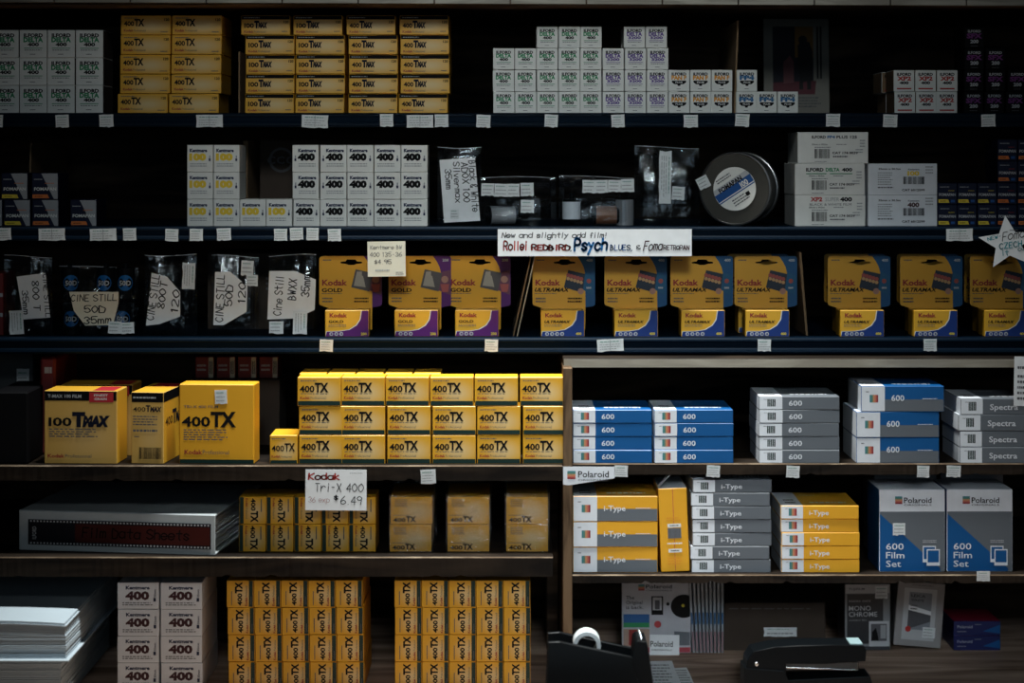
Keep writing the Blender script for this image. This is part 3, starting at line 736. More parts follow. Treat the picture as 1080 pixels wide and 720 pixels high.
def bag(x0, x1, y0, y1, z, t, d, label, seed, cards=(), stickers=(), group=None):
    W, H = S(x1 - x0, d), S(y1 - y0, d)
    o = poly_bag(W, H, t, seed); cx = (x0 + x1) / 2
    o.location = (X(cx, d), d, z + .0004); tag(o, label, 'film bag', group)
    fy = -t / 2 - .0022; df = d + fy
    base_py = HOR + (CAMZ - z) * FPX / (DIST + df)
    def loc(p): return (X(p[0], df) - X(cx, d), (base_py - p[1]) * (DIST + df) / FPX)
    for pts, draw, m in cards:
        mb = MB(); q = [loc(p) for p in pts][::-1]
        ar = sum(q[i][0] * q[(i + 1) % len(q)][1] - q[(i + 1) % len(q)][0] * q[i][1] for i in range(len(q)))
        if ar < 0: q = q[::-1]
        mb.prism(q, Fr((0, fy, 0)), 0, .0004, m)
        bx0, bx1 = min(p[0] for p in q), max(p[0] for p in q); bz0, bz1 = min(p[1] for p in q), max(p[1] for p in q)
        draw(Art(mb, Fr((bx0, fy - .0004, bz0)), bx1 - bx0, bz1 - bz0))
        mb.build('paper_label', o)['label'] = 'hand-lettered white paper label'
    for k_, (sx0, sy0, sx1, sy1, ro) in enumerate(stickers):
        w_, h_ = S(sx1 - sx0, df), S(sy1 - sy0, df); vert = h_ > w_ * 1.5
        mb = sticker_mb(h_ if vert else w_, w_ if vert else h_, seed * 10 + k_, 3 if (vert or w_ > 2 * h_) else 2)
        s_ = mb.build('price_sticker', o); p = loc(((sx0 + sx1) / 2, sy1)); s_.location = (p[0], fy - .0007 - .0006 * (k_ % 3), max(p[1], .0005))
        s_.rotation_euler = (0, R(ro + (90 if vert else 0)), 0)
        if vert: s_.location.x += -w_ / 2; s_.location.z = max(s_.location.z, 0) + h_ / 2
    return o
def H_(*rows):
    def draw(a):
        for i, (t, u_, v_, hh, ww, rot) in enumerate(rows): a.hand(t, u_, v_, hh, NEARB, ww, .13, rot, seed=i + 3)
    return draw
bag(461, 508, 155, 238, Z2, .022, .03, 'clear bag with lettered label standing beside the black-numbered white boxes', 11,
    [([(463.5, 169), (501, 166.5), (506.5, 233), (468.5, 235)], H_(('Black & White', .72, .95, .17, .78, -86), ('ADOX 100', .53, .92, .16, .60, -86), ('Silvermax', .33, .93, .15, .62, -86), ('35mm', .13, .82, .15, .30, -86)), PAPER)], [(475, 221, 484, 231, 0)])
bag(506, 587, 188, 238, Z2, .038, .034, 'clear bag holding a grey film canister beside the lettered bag', 12, [], [(507.5, 193.5, 521, 207, 1), (521, 194, 535, 208, 2), (535, 194, 548, 208, 0), (549, 193, 563, 207, -1), (549, 211, 563, 225, 1)])
bag(589, 669, 187, 238, Z2, .038, .034, 'clear bag holding several canisters with a strip of stickers along its top', 13, [], [(614, 190, 628, 204, 1), (628, 190, 641, 204, -1), (641, 190, 655, 203, 1), (655, 189, 669, 203, -1)])
bag(668.5, 738, 156, 238, Z2, .02, .05, 'tall clear bag with vertical sticker strip beside the round film tin', 14, [], [(695, 159, 708, 215, 1), (708, 197, 721.5, 211, 4)])
def canister(r, l, body, name='film_canister'):
    mb = MB(); f = Fr((0, 0, 0), (0, 1, 0), (0, 0, 1), (1, 0, 0))
    mb.lathe([(0, -.004), (r * .28, -.004), (r * .28, 0), (r * .98, 0), (r * 1.03, .0008), (r * 1.03, .003), (r, .0034), (r, l - .0034), (r * 1.03, l - .003), (r * 1.03, l - .0008), (r * .98, l), (r * .28, l), (r * .28, l + .008), (0, l + .008)], f,
             [BPLA] * 3 + [BMET] * 3 + [body] * 1 + [BMET] * 3 + [BPLA] * 3, 24)
    mb.cbox(r * 0 + .004, l - .004, -r * 1.02, -r * .6, -r * 1.01, -r * .9, BPLA, .0003)
    return mb.build(name)
GCAN = mat('grey_canister_label', (.24, .24, .25), .35); BRLAB = mat('brown_striped_label', (.20, .09, .05), .4, .4, 300)
RC = .0125
o = canister(RC, .04, GCAN); o.rotation_euler = (0, 0, R(14)); o.location = (X(514, .034), .034, Z2 + RC * 1.05 + .0009); tag(o, 'grey film canister lying inside the second clear bag', 'film canister')
o = canister(RC, .034, BRLAB); o.location = (X(626, .034), .034, Z2 + RC * 1.05 + .0009); tag(o, 'brown-striped film canister lying in the bag with sticker strip', 'film canister')
o = canister(RC, .030, WHITE2); o.rotation_euler = (0, R(-90), 0); o.location = (X(603, .034), .034, Z2 + .0056); tag(o, 'white film canister standing in the bag with sticker strip', 'film canister')
mb = MB(); mb.lathe([(0, 0), (RC, 0), (RC, .034), (0, .034)], Fr((0, 0, 0), (1, 0, 0), (0, 1, 0), (0, 0, 1)), mat('silver_canister_label', (.4, .42, .45), .25, .1, 30, .6), 20)
o = mb.build('film_canister'); o.location = (X(661, .034) - .003, .034, Z2 + .0009); tag(o, 'silver film canister at the tin end of the sticker strip bag', 'film canister')
# round film tin standing on its edge
tin = empty('film_tin'); rt = S(39.3)
f = Fr((0, 0, rt))
mb = MB(); mb.lathe([(0, -.046), (rt * .93, -.046), (rt * .985, -.0455), (rt, -.044), (rt, -.041), (rt * .985, -.0395), (rt * .955, -.039), (rt * .955, -.004), (0, -.004)], f, TINSIDE, 64); mb.build('tin_body', tin)
mb = MB(); mb.lathe([(rt * .962, -.016), (rt * .985, -.016), (rt * .99, -.014), (rt, -.003), (rt * .985, 0), (rt * .95, .0003), (rt * .93, -.0012), (0, -.0012)], f, [TINSIDE] * 6 + [STEEL], 64); lid = mb.build('tin_lid', tin)
mb = MB(); rl = S(23); fl = Fr((0, -.0001, rt))
c_, s_ = math.cos(R(33)), math.sin(R(33)); fr2 = Fr((-rl * c_ * 1 + rl * s_, -.0004, rt - rl * s_ - rl * c_), (c_, 0, s_), (-s_, 0, c_))
mb.prism([(rl * math.cos(t * math.pi / 24), rl * math.sin(t * math.pi / 24)) for t in range(48)], fl, -.0009, .0003, WHITE)
a = Art(mb, fr2, 2 * rl, 2 * rl)
def chord(v0, v1):
    f2 = lambda v: math.sqrt(max(0, .25 - (v - .5) ** 2)); ps = [v0 + (v1 - v0) * t / 4 for t in range(5)]
    return [(.5 + f2(v), v) for v in ps] + [(.5 - f2(v), v) for v in reversed(ps)]
a.poly(chord(.60, .72), LGREY); a.poly(chord(.42, .60), INKBLUE); a.poly(chord(.37, .395), INKBLUE)
a.text('FOMAPAN', .16, .585, .11, NEARB, .62, .045); a.text('100', .66, .43, .13, WHITE, .2, .03); a.lines(.22, .78, .62, .90, 2, INKG); a.lines(.3, .13, .72, .32, 3, INKG, 6); a.rect(.66, .2, .76, .29, NEARB)
mb.build('paper_label', lid)['label'] = 'round white and blue paper label'
s_ = sticker_mb(S(13), S(13), 44).build('price_sticker', lid); s_.location = (-rt * .78, -.0022, rt * 1.02); s_.rotation_euler = (0, R(-28), 0)
tin.location = (X(774, .02), .012, Z2 + .0003); tin.rotation_euler = (0, 0, R(-22)); tag(tin, 'round grey film tin with blue label standing on edge beside white cartons', 'film tin')
# bulk film cartons
def a_bulk(title, col, extra):
    def art(a, mb, W, H):
        extra(a)
        a.bars(.24, .16, .46, .46, NEARB, 14); a.lines(.24, .49, .48, .54, 1, INKG); a.text('35mm x 30.5m', .2, .58, .05, NEARB, .22, .02); a.lines(.55, .58, .70, .63, 1, INKG)
        a.text('CAT 174 0039', .49, .30, .075, NEARB, .36, .03); a.lines(.50, .17, .72, .27, 1, INKG); a.lines(.24, .04, .42, .08, 1, INKG)
        a.lines(.88, .5, .96, .78, 3, INKL, 8); a.lines(.82, .32, .94, .48, 2, INKL, 9)
    return art
def e_fp4(a): a.text('ILFORD', .20, .80, .09, NEARB, .20, .04); a.text('FP4', .42, .80, .09, BLUE, .11, .04); a.text('PLUS 125', .55, .80, .09, NEARB, .29, .03)
def e_del(a): a.text('ILFORD', .16, .75, .11, NEARB, .25, .045); a.text('DELTA', .44, .75, .11, GREEN, .2, .045); a.text('400', .67, .75, .11, NEARB, .15, .05); a.rect(.16, .66, .45, .69, GREEN); a.rect(.5, .66, .82, .69, GREEN)
def e_xp2(a): a.text('XP2', .22, .80, .13, RED, .17, .05); a.text('SUPER', .43, .80, .13, INKL, .20, .0); a.text('400', .64, .80, .13, NEARB, .17, .05); a.text('BLACK & WHITE FILM', .21, .66, .08, INKG, .59, .0)
for (x0, x1, j, ex, lab) in ((838, 913, 0, e_xp2, 'white bulk carton with red heading at the foot of the three-high pile'), (838, 912.5, 1, e_del, 'white bulk carton with green heading between two others'), (841, 916, 2, e_fp4, 'white bulk carton topmost of the three-high pile beside the tin')):
    kk = carton('bulk_carton', x1 - x0, 33, .09, WHITE, a_bulk('', None, ex))
    tag(kk.put(X((x0 + x1) / 2, D0), D0, Z2 + j * (S(33) + .0002) + .0001, R((0, .4, -.4)[j])), lab, 'film carton', 'white bulk cartons')
def a_kbulk(num, col):
    def art(a, mb, W, H):
        a.text('35mm x 30.5m', .15, .80, .06, NEARB, .32, .03); a.lines(.14, .3, .36, .74, 6, INKL, 4); a.lines(.14, .20, .42, .27, 1, NEARB, 6)
        a.text('Kentmere', .58, .79, .05, NAVY, .16, .03); a.text(num, .57, .62, .14, col, .17, .045); a.bars(.51, .34, .82, .58, NEARB, 18); a.text('CAT 6012599', .49, .12, .07, NEARB, .33, .03)
        a.lines(.83, .66, .95, .94, 3, INKL, 8)
    return art
for j, (nm, col, lab) in enumerate((('400', MAROON, 'white bulk carton with dark number beneath its yellow-numbered twin'), ('100', YNUM, 'white bulk carton with yellow number on top of its dark-numbered twin'))):
    kk = carton('bulk_carton', 73.5, 33, .09, WHITE2, a_kbulk(nm, col)); tag(kk.put(X(952, D0), D0, Z2 + j * (S(33) + .0002) + .0001, R(.2)), lab, 'film carton', 'white bulk cartons')
k = carton('small_film_box', 20.4, 22.6, .064, FNAVY, a_foma_small(FYEL))
stack(k, [(989.2, 1009.6, 2), (1010, 1030.4, 2), (1030.8, 1051.2, 2)], 22.8, Z2, 'navy film box with yellow band', 'the white bulk cartons', 'film box', 'navy boxes with yellow band', yaw=.2, dj=.001)
k = carton('small_film_box', 20.8, 22.6, .064, FNAVY, a_foma_small(FORG))
stack(k, [(1052, 1072.8, 4), (1073.4, 1094.2, 4)], 22.8, Z2, 'navy film box with orange band', 'the yellow-banded navy boxes', 'film box', 'navy boxes with orange band')

# ================================================================ row 3: bags and hanging packs on the lowest navy shelf
bag(4, 56, 272, 355, Z3, .02, .03, 'clear bag with lettered label, furthest from the yellow hanging packs', 21,
    [([(17.5, 292), (48, 288), (53, 335), (25, 337)], H_(('CINE STILL', .78, .97, .17, .92, -86), ('800 T', .46, .82, .19, .62, -86), ('35mm', .16, .62, .17, .50, -86)), PAPER)], [(10, 328, 25, 353, -3)])
bag(62, 146, 284, 355, Z3, .036, .036, 'clear bag full of dark canisters with blue round marks behind its label', 22,
    [([(73, 308), (125, 308), (125, 320), (119, 343), (90, 343.5), (78, 328)], H_(('CINE STILL', .04, .72, .19, .92, 1), ('50D', .31, .38, .2, .42, 1), ('35mm', .30, .05, .2, .54, 2)), CREAM)], [(114, 339, 128, 352, 2), (128, 340, 142, 352, -2)])
bag(152, 208, 269, 354, Z3, .022, .03, 'clear bag with cut-cornered label, between canister bag and the similar bag', 23,
    [([(160, 288), (176, 292), (190, 308), (190, 334), (168, 342), (154, 343.5)], H_(('CINE STILL', .22, .10, .22, .86, 82), ('800T', .52, .32, .2, .5, 82), ('120', .93, .25, .2, .40, 84)), PAPER)], [(192, 277, 206, 305, 2)])
bag(223, 273, 271, 354, Z3, .022, .03, 'clear bag with cut-cornered label and sticker, second from the yellow hanging packs', 24,
    [([(227, 287), (243, 287), (261, 302), (260, 329), (236, 343), (225, 343)], H_(('CINE STILL', .28, .06, .22, .88, 88), ('50D', .55, .36, .21, .38, 88), ('120', .93, .42, .2, .36, 88)), PAPER)], [(254, 275, 267, 291, 3), (260, 290, 272, 302, 1)])
bag(283, 334, 270, 354, Z3, .022, .03, 'clear bag with large white label, nearest the yellow and purple packs', 25,
    [([(284, 286), (311, 286), (333, 295), (332, 327), (312, 336), (282, 337)], H_(('Cine Still', .28, .08, .16, .80, 86), ('BWXX', .58, .40, .16, .42, 86), ('35mm', .86, .46, .16, .44, 86)), PAPER)], [(284, 339, 299, 352, 0), (309, 328, 324, 352.5, 1)])
BDISC = mat('blue_round_mark', (.005, .10, .30), .35, 0)
def cine_can():
    mb = MB(); l = .042
    mb.lathe([(0, 0), (RC * .98, 0), (RC * 1.03, .001), (RC * 1.03, .003), (RC, .0034), (RC, l - .0034), (RC * 1.03, l - .003), (RC * 1.03, l - .001), (RC * .98, l), (RC * .3, l), (RC * .3, l + .005), (0, l + .005)], Fr((0, 0, 0), (1, 0, 0), (0, 1, 0), (0, 0, 1)), BPLA, 22)
    def cy(u_, v_, e=.0003):
        an = u_ / RC; return ((RC + e) * math.sin(an), -(RC + e) * math.cos(an), v_)
    zc, r = l * .52, .0105
    P0 = [cy(0, zc)] + [cy(r * math.cos(2 * math.pi * k / 24), zc + r * math.sin(2 * math.pi * k / 24)) for k in range(24)]
    mb.add(P0, [[0, 1 + k, 1 + (k + 1) % 24] for k in range(24)], BDISC, True)
    V, F, wd = glyphs('50D', .03); q = .0065
    mb.add([cy((a_ - wd / 2) * q, zc - q / 2 + b_ * q, .0006) for a_, b_ in V], F, LGREY)
    return mb.build('film_canister')
KC = Kind(cine_can)
for i, (px, lay, lab) in enumerate(((74, 1, 'black film canister with blue mark over the label corner, nearest the picture edge'), (112, 1, 'black film canister with blue mark above the middle of the cream label'), (133, 1, 'black film canister with blue mark, at the bag end of the cream label'), (77, 0, 'black film canister with blue mark below the label corner'), (112, 0, 'black film canister standing behind the cream label'), (131, 0, 'black film canister behind the stickers of the canister bag'))):
    o = KC.put(X(px, .038), .0375 , Z3 + .0008 + lay * .0474 if lay == 0 else Z3 + .0485 - .0105, R((20, -4, 6, 0, 5, 0)[i])); 
    if lay == 1: o.location.z = Z3 + .0486
    tag(o, lab, 'film canister', 'canisters in the clear bag')
# hanging packs: a card with a punched hole and the film carton glued to its foot
def arc(cx, cy, r, a0, a1, n=5, ry=None): return [(cx + r * math.cos(R(a0 + (a1 - a0) * i / n)), cy + (ry or r) * math.sin(R(a0 + (a1 - a0) * i / n))) for i in range(n + 1)]
def hang_pack(kind):
    def make():
        root = empty('hanging_film_pack'); dc = .046
        CW, CH = S(66, dc), S(82.5, dc); A = CH / CW; base, second = (AMB2, GPURP) if kind == 'gold' else (AMB, MBLUE)
        q = lambda L_: [(u_, v_) for u_, v_ in L_]
        f0 = .36   # foot of the wide part, as a share of card height
        outl = [(.17, .06), (.84, .06), (.84, f0 - .02), (.97, f0), (1, f0 + .02)] + arc(.95, .96, .05, 0, 90, 4, .04) + arc(.05, .96, .05, 90, 180, 4, .04) + [(0, f0 + .03), (.02, f0 + .01), (.17, f0 - .03)]
        hole = [(.34, .925), (.42, .93), (.44, .955), (.58, .955), (.60, .93), (.68, .925), (.68, .905), (.60, .90), (.55, .885), (.47, .885), (.42, .90), (.34, .905)]
        mb = MB(); fr = Fr((-CW / 2 + S(3.5), .036, 0))
        V, F = fill2d([[(a_ * CW, b_ * CH) for a_, b_ in outl], [(a_ * CW, b_ * CH) for a_, b_ in hole]])
        mb.add([fr.p(a_, b_, 0) for a_, b_ in V], F, second); mb.add([fr.p(a_, b_, -.0008) for a_, b_ in V], [f_[::-1] for f_ in F], LGREY)
        for lp in (outl, hole):
            for i in range(len(lp)):
                p0, p1 = lp[i], lp[(i + 1) % len(lp)]
                mb.quad([fr.p(p0[0] * CW, p0[1] * CH, -.0008), fr.p(p1[0] * CW, p1[1] * CH, -.0008), fr.p(p1[0] * CW, p1[1] * CH, 0), fr.p(p0[0] * CW, p0[1] * CH, 0)], LGREY)
        a = Art(mb, fr, CW, CH)
        edge = [(.845, .345), (.845, .70)] + [(.84, .78), (.815, .86), (.77, .93), (.71, .999)]
        a.fill([[(.17, .06), (.84, .06)] + edge + arc(.05, .96, .05, 90, 180, 4, .04) + [(0, f0 + .03), (.02, f0 + .01), (.17, f0 - .03)], hole], base)
        a.lines(.06, .93, .2, .965, 1, INKG); a.text('Kodak', .045, .625, .075, DRED, .40, .035)
        if kind == 'gold':
            a.text('GOLD', .04, .54, .05, NEARB, .33, .03); a.lines(.04, .51, .38, .53, 1, INKG)
            a.poly([(.51, .60), (.58, .83), (.86, .78), (.80, .545)], P('pack_photo_grey', (.10, .09, .09))); a.poly([(.55, .62), (.60, .80), (.70, .74), (.74, .60)], P('pack_photo_pale', (.38, .34, .28))); a.rect(.60, .72, .68, .80, P('pack_photo_pale', (.38, .34, .28)))
            a.poly([(.80, .56), (.86, .80), (.99, .82), (.99, .50)], P('pack_photo_mauve', (.16, .06, .10))); a.disc(.90, .70, .045, P('pack_photo_skin', (.42, .22, .16))); a.poly([(.83, .64), (.97, .64), (.95, .54), (.86, .54)], P('pack_photo_coral', (.40, .10, .09)))
        else:
            a.text('ULTRAMAX', .035, .545, .05, NEARB, .56, .035, shear=.3); a.lines(.04, .51, .40, .53, 1, INKG)
            pn = P('pack_photo_night', (.03, .04, .06)); pq = P('pack_photo_rose', (.34, .08, .07)); px_ = P('pack_photo_sand', (.50, .30, .14)); pb = P('pack_photo_sky', (.02, .10, .20))
            a.poly([(.80, .57), (.84, .80), (.995, .74), (.96, .50)], pb); a.disc(.90, .68, .03, pq, 12)
            a.poly([(.50, .60), (.57, .82), (.84, .77), (.80, .53)], pn)
            for t in range(5):
                u0 = .55 + t * .052; v0 = .705 - t * .012; a.disc(u0 + .02, v0 + .05, .026, pq, 10); a.disc(u0 + .02, v0 + .005, .022, px_, 10)
            a.disc(.77, .55, .04, P('pack_photo_skin', (.42, .22, .16)), 12); a.lines(.86, .57, .94, .62, 1, LGREY)
        a.text('200' if kind == 'gold' else '400', .86, .93, .035, LGREY, .10, .03)
        a.lines(.05, .40, .22, .48, 2, INKG, 3); a.lines(.56, .40, .80, .48, 2, NEARB, 4)
        mb.build('hang_card', root)
        mb = MB(); BW, BH = S(46), S(28); mb.cbox(-BW / 2 + S(1.5), BW / 2 + S(1.5), 0, .035, 0, BH, YEL2, .0008, {'x+': UBLUE if kind != 'gold' else YEL2})
        b = Art(mb, Fr((-BW / 2 + S(1.5), 0, 0)), BW, BH); sec = UBLUE if kind != 'gold' else GPURP
        sw = [(0, .21), (.30, .22), (.52, .28), (.68, .44), (.77, .66), (.80, 1)]
        b.poly([(0, 0), (1, 0), (1, 1), (.82, 1)] + [(u_ + .02, v_) for u_, v_ in sw[::-1]], WHITE); b.poly([(0, 0), (1, 0), (1, 1), (.845, 1)] + [(u_ + .04, v_ - .015) for u_, v_ in sw[::-1]], sec)
        b.text('Kodak', .10, .74, .15, DRED, .40, .035)
        if kind == 'gold': b.text('GOLD', .08, .53, .1, NEARB, .34, .03); b.text('200', .82, .06, .1, FYEL, .13, .03)
        else: b.text('ULTRAMAX', .08, .52, .1, NEARB, .60, .035, shear=.3); b.text('400', .80, .07, .1, FYEL, .13, .03)
        b.lines(.08, .37, .5, .48, 2, INKG, 4)
        for t in range(3 if kind == 'gold' else 4): b.disc(.14 + t * .115, .11, .075, LGREY, 14); b.disc(.145 + t * .115, .11, .035, sec, 10)
        mb.build('film_carton', root)
        return root
    return Kind(make)
KG, KU = hang_pack('gold'), hang_pack('ultra')
for i, px in enumerate((364.5, 437.5, 501.5)):
    o = KG.put(X(px, .01), .010 + .002 * i, Z3 + .0002, R((1.5, -.5, 0)[i])); tag(o, 'yellow and purple hanging film pack, %s from the clear bags' % ORD[i], 'film pack', 'yellow and purple hanging packs')
for i, px in enumerate((592, 669.5, 740, 808, 908, 985.5, 1060)):
    o = KU.put(X(px, .01), .010, Z3 + .0002, R((0, 1.2, .8, -.3, 0, .4, -.4)[i])); tag(o, 'yellow and blue hanging film pack, %s in front row from the purple packs' % ORD[i], 'film pack', 'yellow and blue hanging packs')
for i, (px, fi) in enumerate(((904, 4), (982, 5), (1054, 6), (800, 3))):
    o = KU.put(X(px, .06), .064, Z3 + .0002, R((0, .3, -.3, 0)[i])); tag(o, 'yellow and blue hanging pack half hidden behind the %s front pack' % ORD[fi], 'film pack', 'hidden yellow and blue packs')
divider('card_divider', X(561, .02), X(541.5, .02), Z3, S(88), 'thin leaning card divider beside the last purple pack', .0016, .2, CARD)
divider('card_divider', X(564.5, .02), X(545.5, .02), Z3, S(86), 'pale leaning card divider beside the first blue pack', .0016, .2, mat('pale_card', (.40, .34, .24), .8))
divider('card_divider', X(844, .03), X(851, .03), Z3, S(88), 'leaning card divider after the fourth yellow and blue pack', .003, .2, CARD, .03)
kk = carton('red_carton', 22, 66, .06, mat('dark_red_card', (.16, .015, .015), .5), lambda a, mb, W, H: (a.rect(0, .30, 1, .36, LGREY), a.rect(0, .62, 1, .68, LGREY)))
tag(kk.put(X(-7.4, .03), .03, Z3 + .0002), 'dark red carton cut by the picture edge beside the bags', 'carton')
kk = carton('dark_carton', 118, 84, .12, DCARD, lambda a, mb, W, H: (a.lines(.55, .5, .9, .7, 3, INKG)))
tag(kk.put(X(275, .12), .12, Z3 + .0002), 'dark carton standing behind the clear lettered bags', 'carton')

# ================================================================ row 4, wooden rack
begin_lower()
def a_bulk_tm(a, mb, W, H):
    a.rect(0, .865, 1, 1, BLACK); a.text('T-MAX 100 FILM', .05, .905, .045, LGREY, .46, .02); a.rect(.62, .845, .95, .98, mat('label_red', (.45, .02, .03), .5, 0)); a.text('FINEST', .685, .925, .032, WHITE, .19, .02); a.text('GRAIN', .69, .875, .032, WHITE, .17, .02)
    a.text('100', .06, .52, .115, NEARB, .32, .03); a.text('T', .385, .52, .185, TNAVY, .18, .07); a.text('MAX', .525, .52, .135, TNAVY, .38, .085, shear=.2)
    a.lines(.07, .36, .75, .49, 4, INKG, 4); a.text('Kodak', .05, .085, .05, DRED, .23, .03); a.text('Professional', .29, .085, .05, INKG, .36, 0)
def a_bulk_tm_top(mb, W, H, dep):
    t = Art(mb, Fr((-W / 2, 0, H), (1, 0, 0), (0, 1, 0), (0, 0, 1)), W, dep); t.rect(.66, .05, .95, .9, MATS['label_red'])
def mk(a, mb, W, H): a_bulk_tm(a, mb, W, H); a_bulk_tm_top(mb, W, H, .05)
kk = carton('bulk_carton', 78.5, 77, .050, TANY, mk, {'z+': YEL2, 'x+': YEL2}, .001)
o = kk.put(X(85, .012), .012, Z4L + .0002, R(-3)); tag(o, 'large faded yellow carton with black band and red corner, nearest the red upright box', 'film carton')
kk2 = carton('bulk_carton', 78.5, 77, .050, TANY, mk, {'z+': YEL2, 'x+': YEL2}, .001)
o = kk2.put(X(102, .075), .077, Z4L + .0002, R(-2)); o.location.z = Z4L + .0002; tag(o, 'large yellow carton hidden behind the faded black-banded one', 'film carton')
def a_bulk_tm4(a, mb, W, H):
    a.rect(0, .86, 1, 1, BLACK); a.lines(.06, .90, .8, .95, 1, LGREY)
    a.text('400', .06, .73, .065, NEARB, .38, .01); a.text('T', .45, .73, .09, TNAVY, .14, .04); a.text('MAX', .58, .73, .07, TNAVY, .36, .05, shear=.2)
    a.lines(.06, .53, .85, .68, 4, INKG, 3); a.lines(.06, .43, .85, .50, 1, INKG, 3); a.lines(.1, .36, .26, .40, 1, INKG); a.bars(.25, .07, .95, .23, NEARB, 20)
    s_ = Art(mb, Fr((W / 2, 0, 0), (0, 1, 0), (0, 0, 1), (1, 0, 0)), .097, H); s_.rect(0, .86, 1, 1, BLACK); s_.text('400', .08, .52, .12, NEARB, .32, .01); s_.text('T', .40, .52, .19, TNAVY, .18, .05); s_.text('MAX', .56, .52, .14, TNAVY, .37, .06)
    t = Art(mb, Fr((-W / 2, 0, H), (1, 0, 0), (0, 1, 0), (0, 0, 1)), W, .097); t.rect(.2, .62, .95, .97, MATS['label_red'])
kk = carton('bulk_carton', 35.5, 75.5, .097, TANY, a_bulk_tm4, {'z+': YEL2, 'x+': YEL2}, .001)
o = kk.put(X(155.5, .012), .012, Z4L + .0002, R(-6)); tag(o, 'narrow-end yellow carton with barcode between the two large yellow cartons', 'film carton')
def a_bulk_tx(a, mb, W, H):
    a.rect(0, 0, 1, .055, DGREEN); a.text('TRI-X 400 FILM', .06, .70, .035, INKG, .46, .01)
    a.text('400', .035, .47, .125, NEARB, .38, .03); a.text('TX', .42, .47, .185, NEARB, .34, .045); a.lines(.06, .29, .66, .44, 5, INKG, 4)
    a.text('Kodak', .07, .12, .055, DRED, .24, .03); a.text('Professional', .315, .12, .055, INKG, .35, 0)
kk = carton('bulk_carton', 80.5, 84, .036, AMB2, a_bulk_tx, {}, .0012)
o = kk.put(X(228.5, .012), .012, Z4L + .0002, R(-3.2)); tag(o, 'large yellow carton with white sticker, nearest the rows of small cartons', 'film carton')
s_ = sticker_mb(S(13), S(15), 61).build('price_sticker', o); s_.location = (S(3 + 1), -.0004, S(63)); s_.rotation_euler = (0, R(-2), 0); s_['label'] = 'white price sticker'; s_.location.x = S(5)
kk = carton('red_carton', 21, 24, .04, mat('red_card', (.22, .02, .015), .5), lambda a, mb, W, H: (a.rect(.72, .0, .98, 1, CREAM), a.lines(.1, .3, .6, .7, 2, LGREY), a.bars(.76, .2, .94, .8, NEARB, 6)))
dcar = carton('dark_carton', 104, 74, .07, DCARD, lambda a, mb, W, H: None)
o = dcar.put(X(246, .16), .165, Z4L + .0002); tag(o, 'dark carton behind the yellow cartons, carrying small red boxes', 'carton')
for i in range(4):
    o = kk.put(X(216 + i * 22.5, .18), .178, Z4L + .0004 + S(74)); tag(o, 'small red carton on the dark one, %s from the small yellow cartons' % ORD[3 - i], 'film carton', 'small red cartons at the back')
kk = carton('red_box', 17, 106, .12, mat('dark_red_card', (.16, .015, .015), .5), lambda a, mb, W, H: a.lines(.3, .8, .8, .94, 1, LGREY), None, .003)
tag(kk.put(X(45.2, .06), .085, Z4L + .0002, 0), 'tall dark red box standing behind the faded yellow carton', 'box')
kk = carton('black_box', 38, 76, .12, BLACK, lambda a, mb, W, H: None, None, .002)
o = kk.put(X(10.5, .01), .010, Z4L + .0002); tag(o, 'plain black box at the picture edge beside the red box', 'box')
kk = carton('grey_folder', 46, 112, .015, mat('dark_grey_card', (.055, .06, .065), .7), lambda a, mb, W, H: None)
o = kk.put(X(12, .14), .145, Z4L + .0002); tag(o, 'tall dark grey folder standing behind the black box', 'folder')
s_ = sticker_mb(S(14), S(24), 62, 3).build('price_sticker', o); s_.location = (S(12), -.0006, S(64))
# small yellow cartons
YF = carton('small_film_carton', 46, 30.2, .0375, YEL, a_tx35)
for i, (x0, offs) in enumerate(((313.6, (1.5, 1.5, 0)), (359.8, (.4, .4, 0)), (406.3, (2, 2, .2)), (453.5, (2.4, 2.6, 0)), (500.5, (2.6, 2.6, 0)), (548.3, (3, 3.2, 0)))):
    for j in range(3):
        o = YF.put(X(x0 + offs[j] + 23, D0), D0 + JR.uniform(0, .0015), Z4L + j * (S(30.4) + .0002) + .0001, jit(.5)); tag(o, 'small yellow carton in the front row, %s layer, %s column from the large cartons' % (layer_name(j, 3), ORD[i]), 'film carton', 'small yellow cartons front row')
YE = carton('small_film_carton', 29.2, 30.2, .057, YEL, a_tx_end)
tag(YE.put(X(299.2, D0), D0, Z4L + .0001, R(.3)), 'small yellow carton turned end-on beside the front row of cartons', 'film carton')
for i, x0 in enumerate((315, 345, 375, 405.5, 435.5)):
    for j in range(3):
        o = YE.put(X(x0 + 15, .055), .0545, Z4L + j * (S(30.4) + .0002) + .0001, jit(.2))
        tag(o, 'small yellow carton behind the front row, %s layer, %s column from the large cartons' % (layer_name(j, 3), ORD[i]), 'film carton', 'small yellow cartons rear row')
for j in range(2):
    tag(YE.put(X(587.4, .055), .0545, Z4L + j * (S(30.4) + .0002) + .0001), 'small yellow carton peeking past the front row beside the cabinet post, %s one' % ('lower', 'upper')[j], 'film carton', 'small yellow cartons rear row')

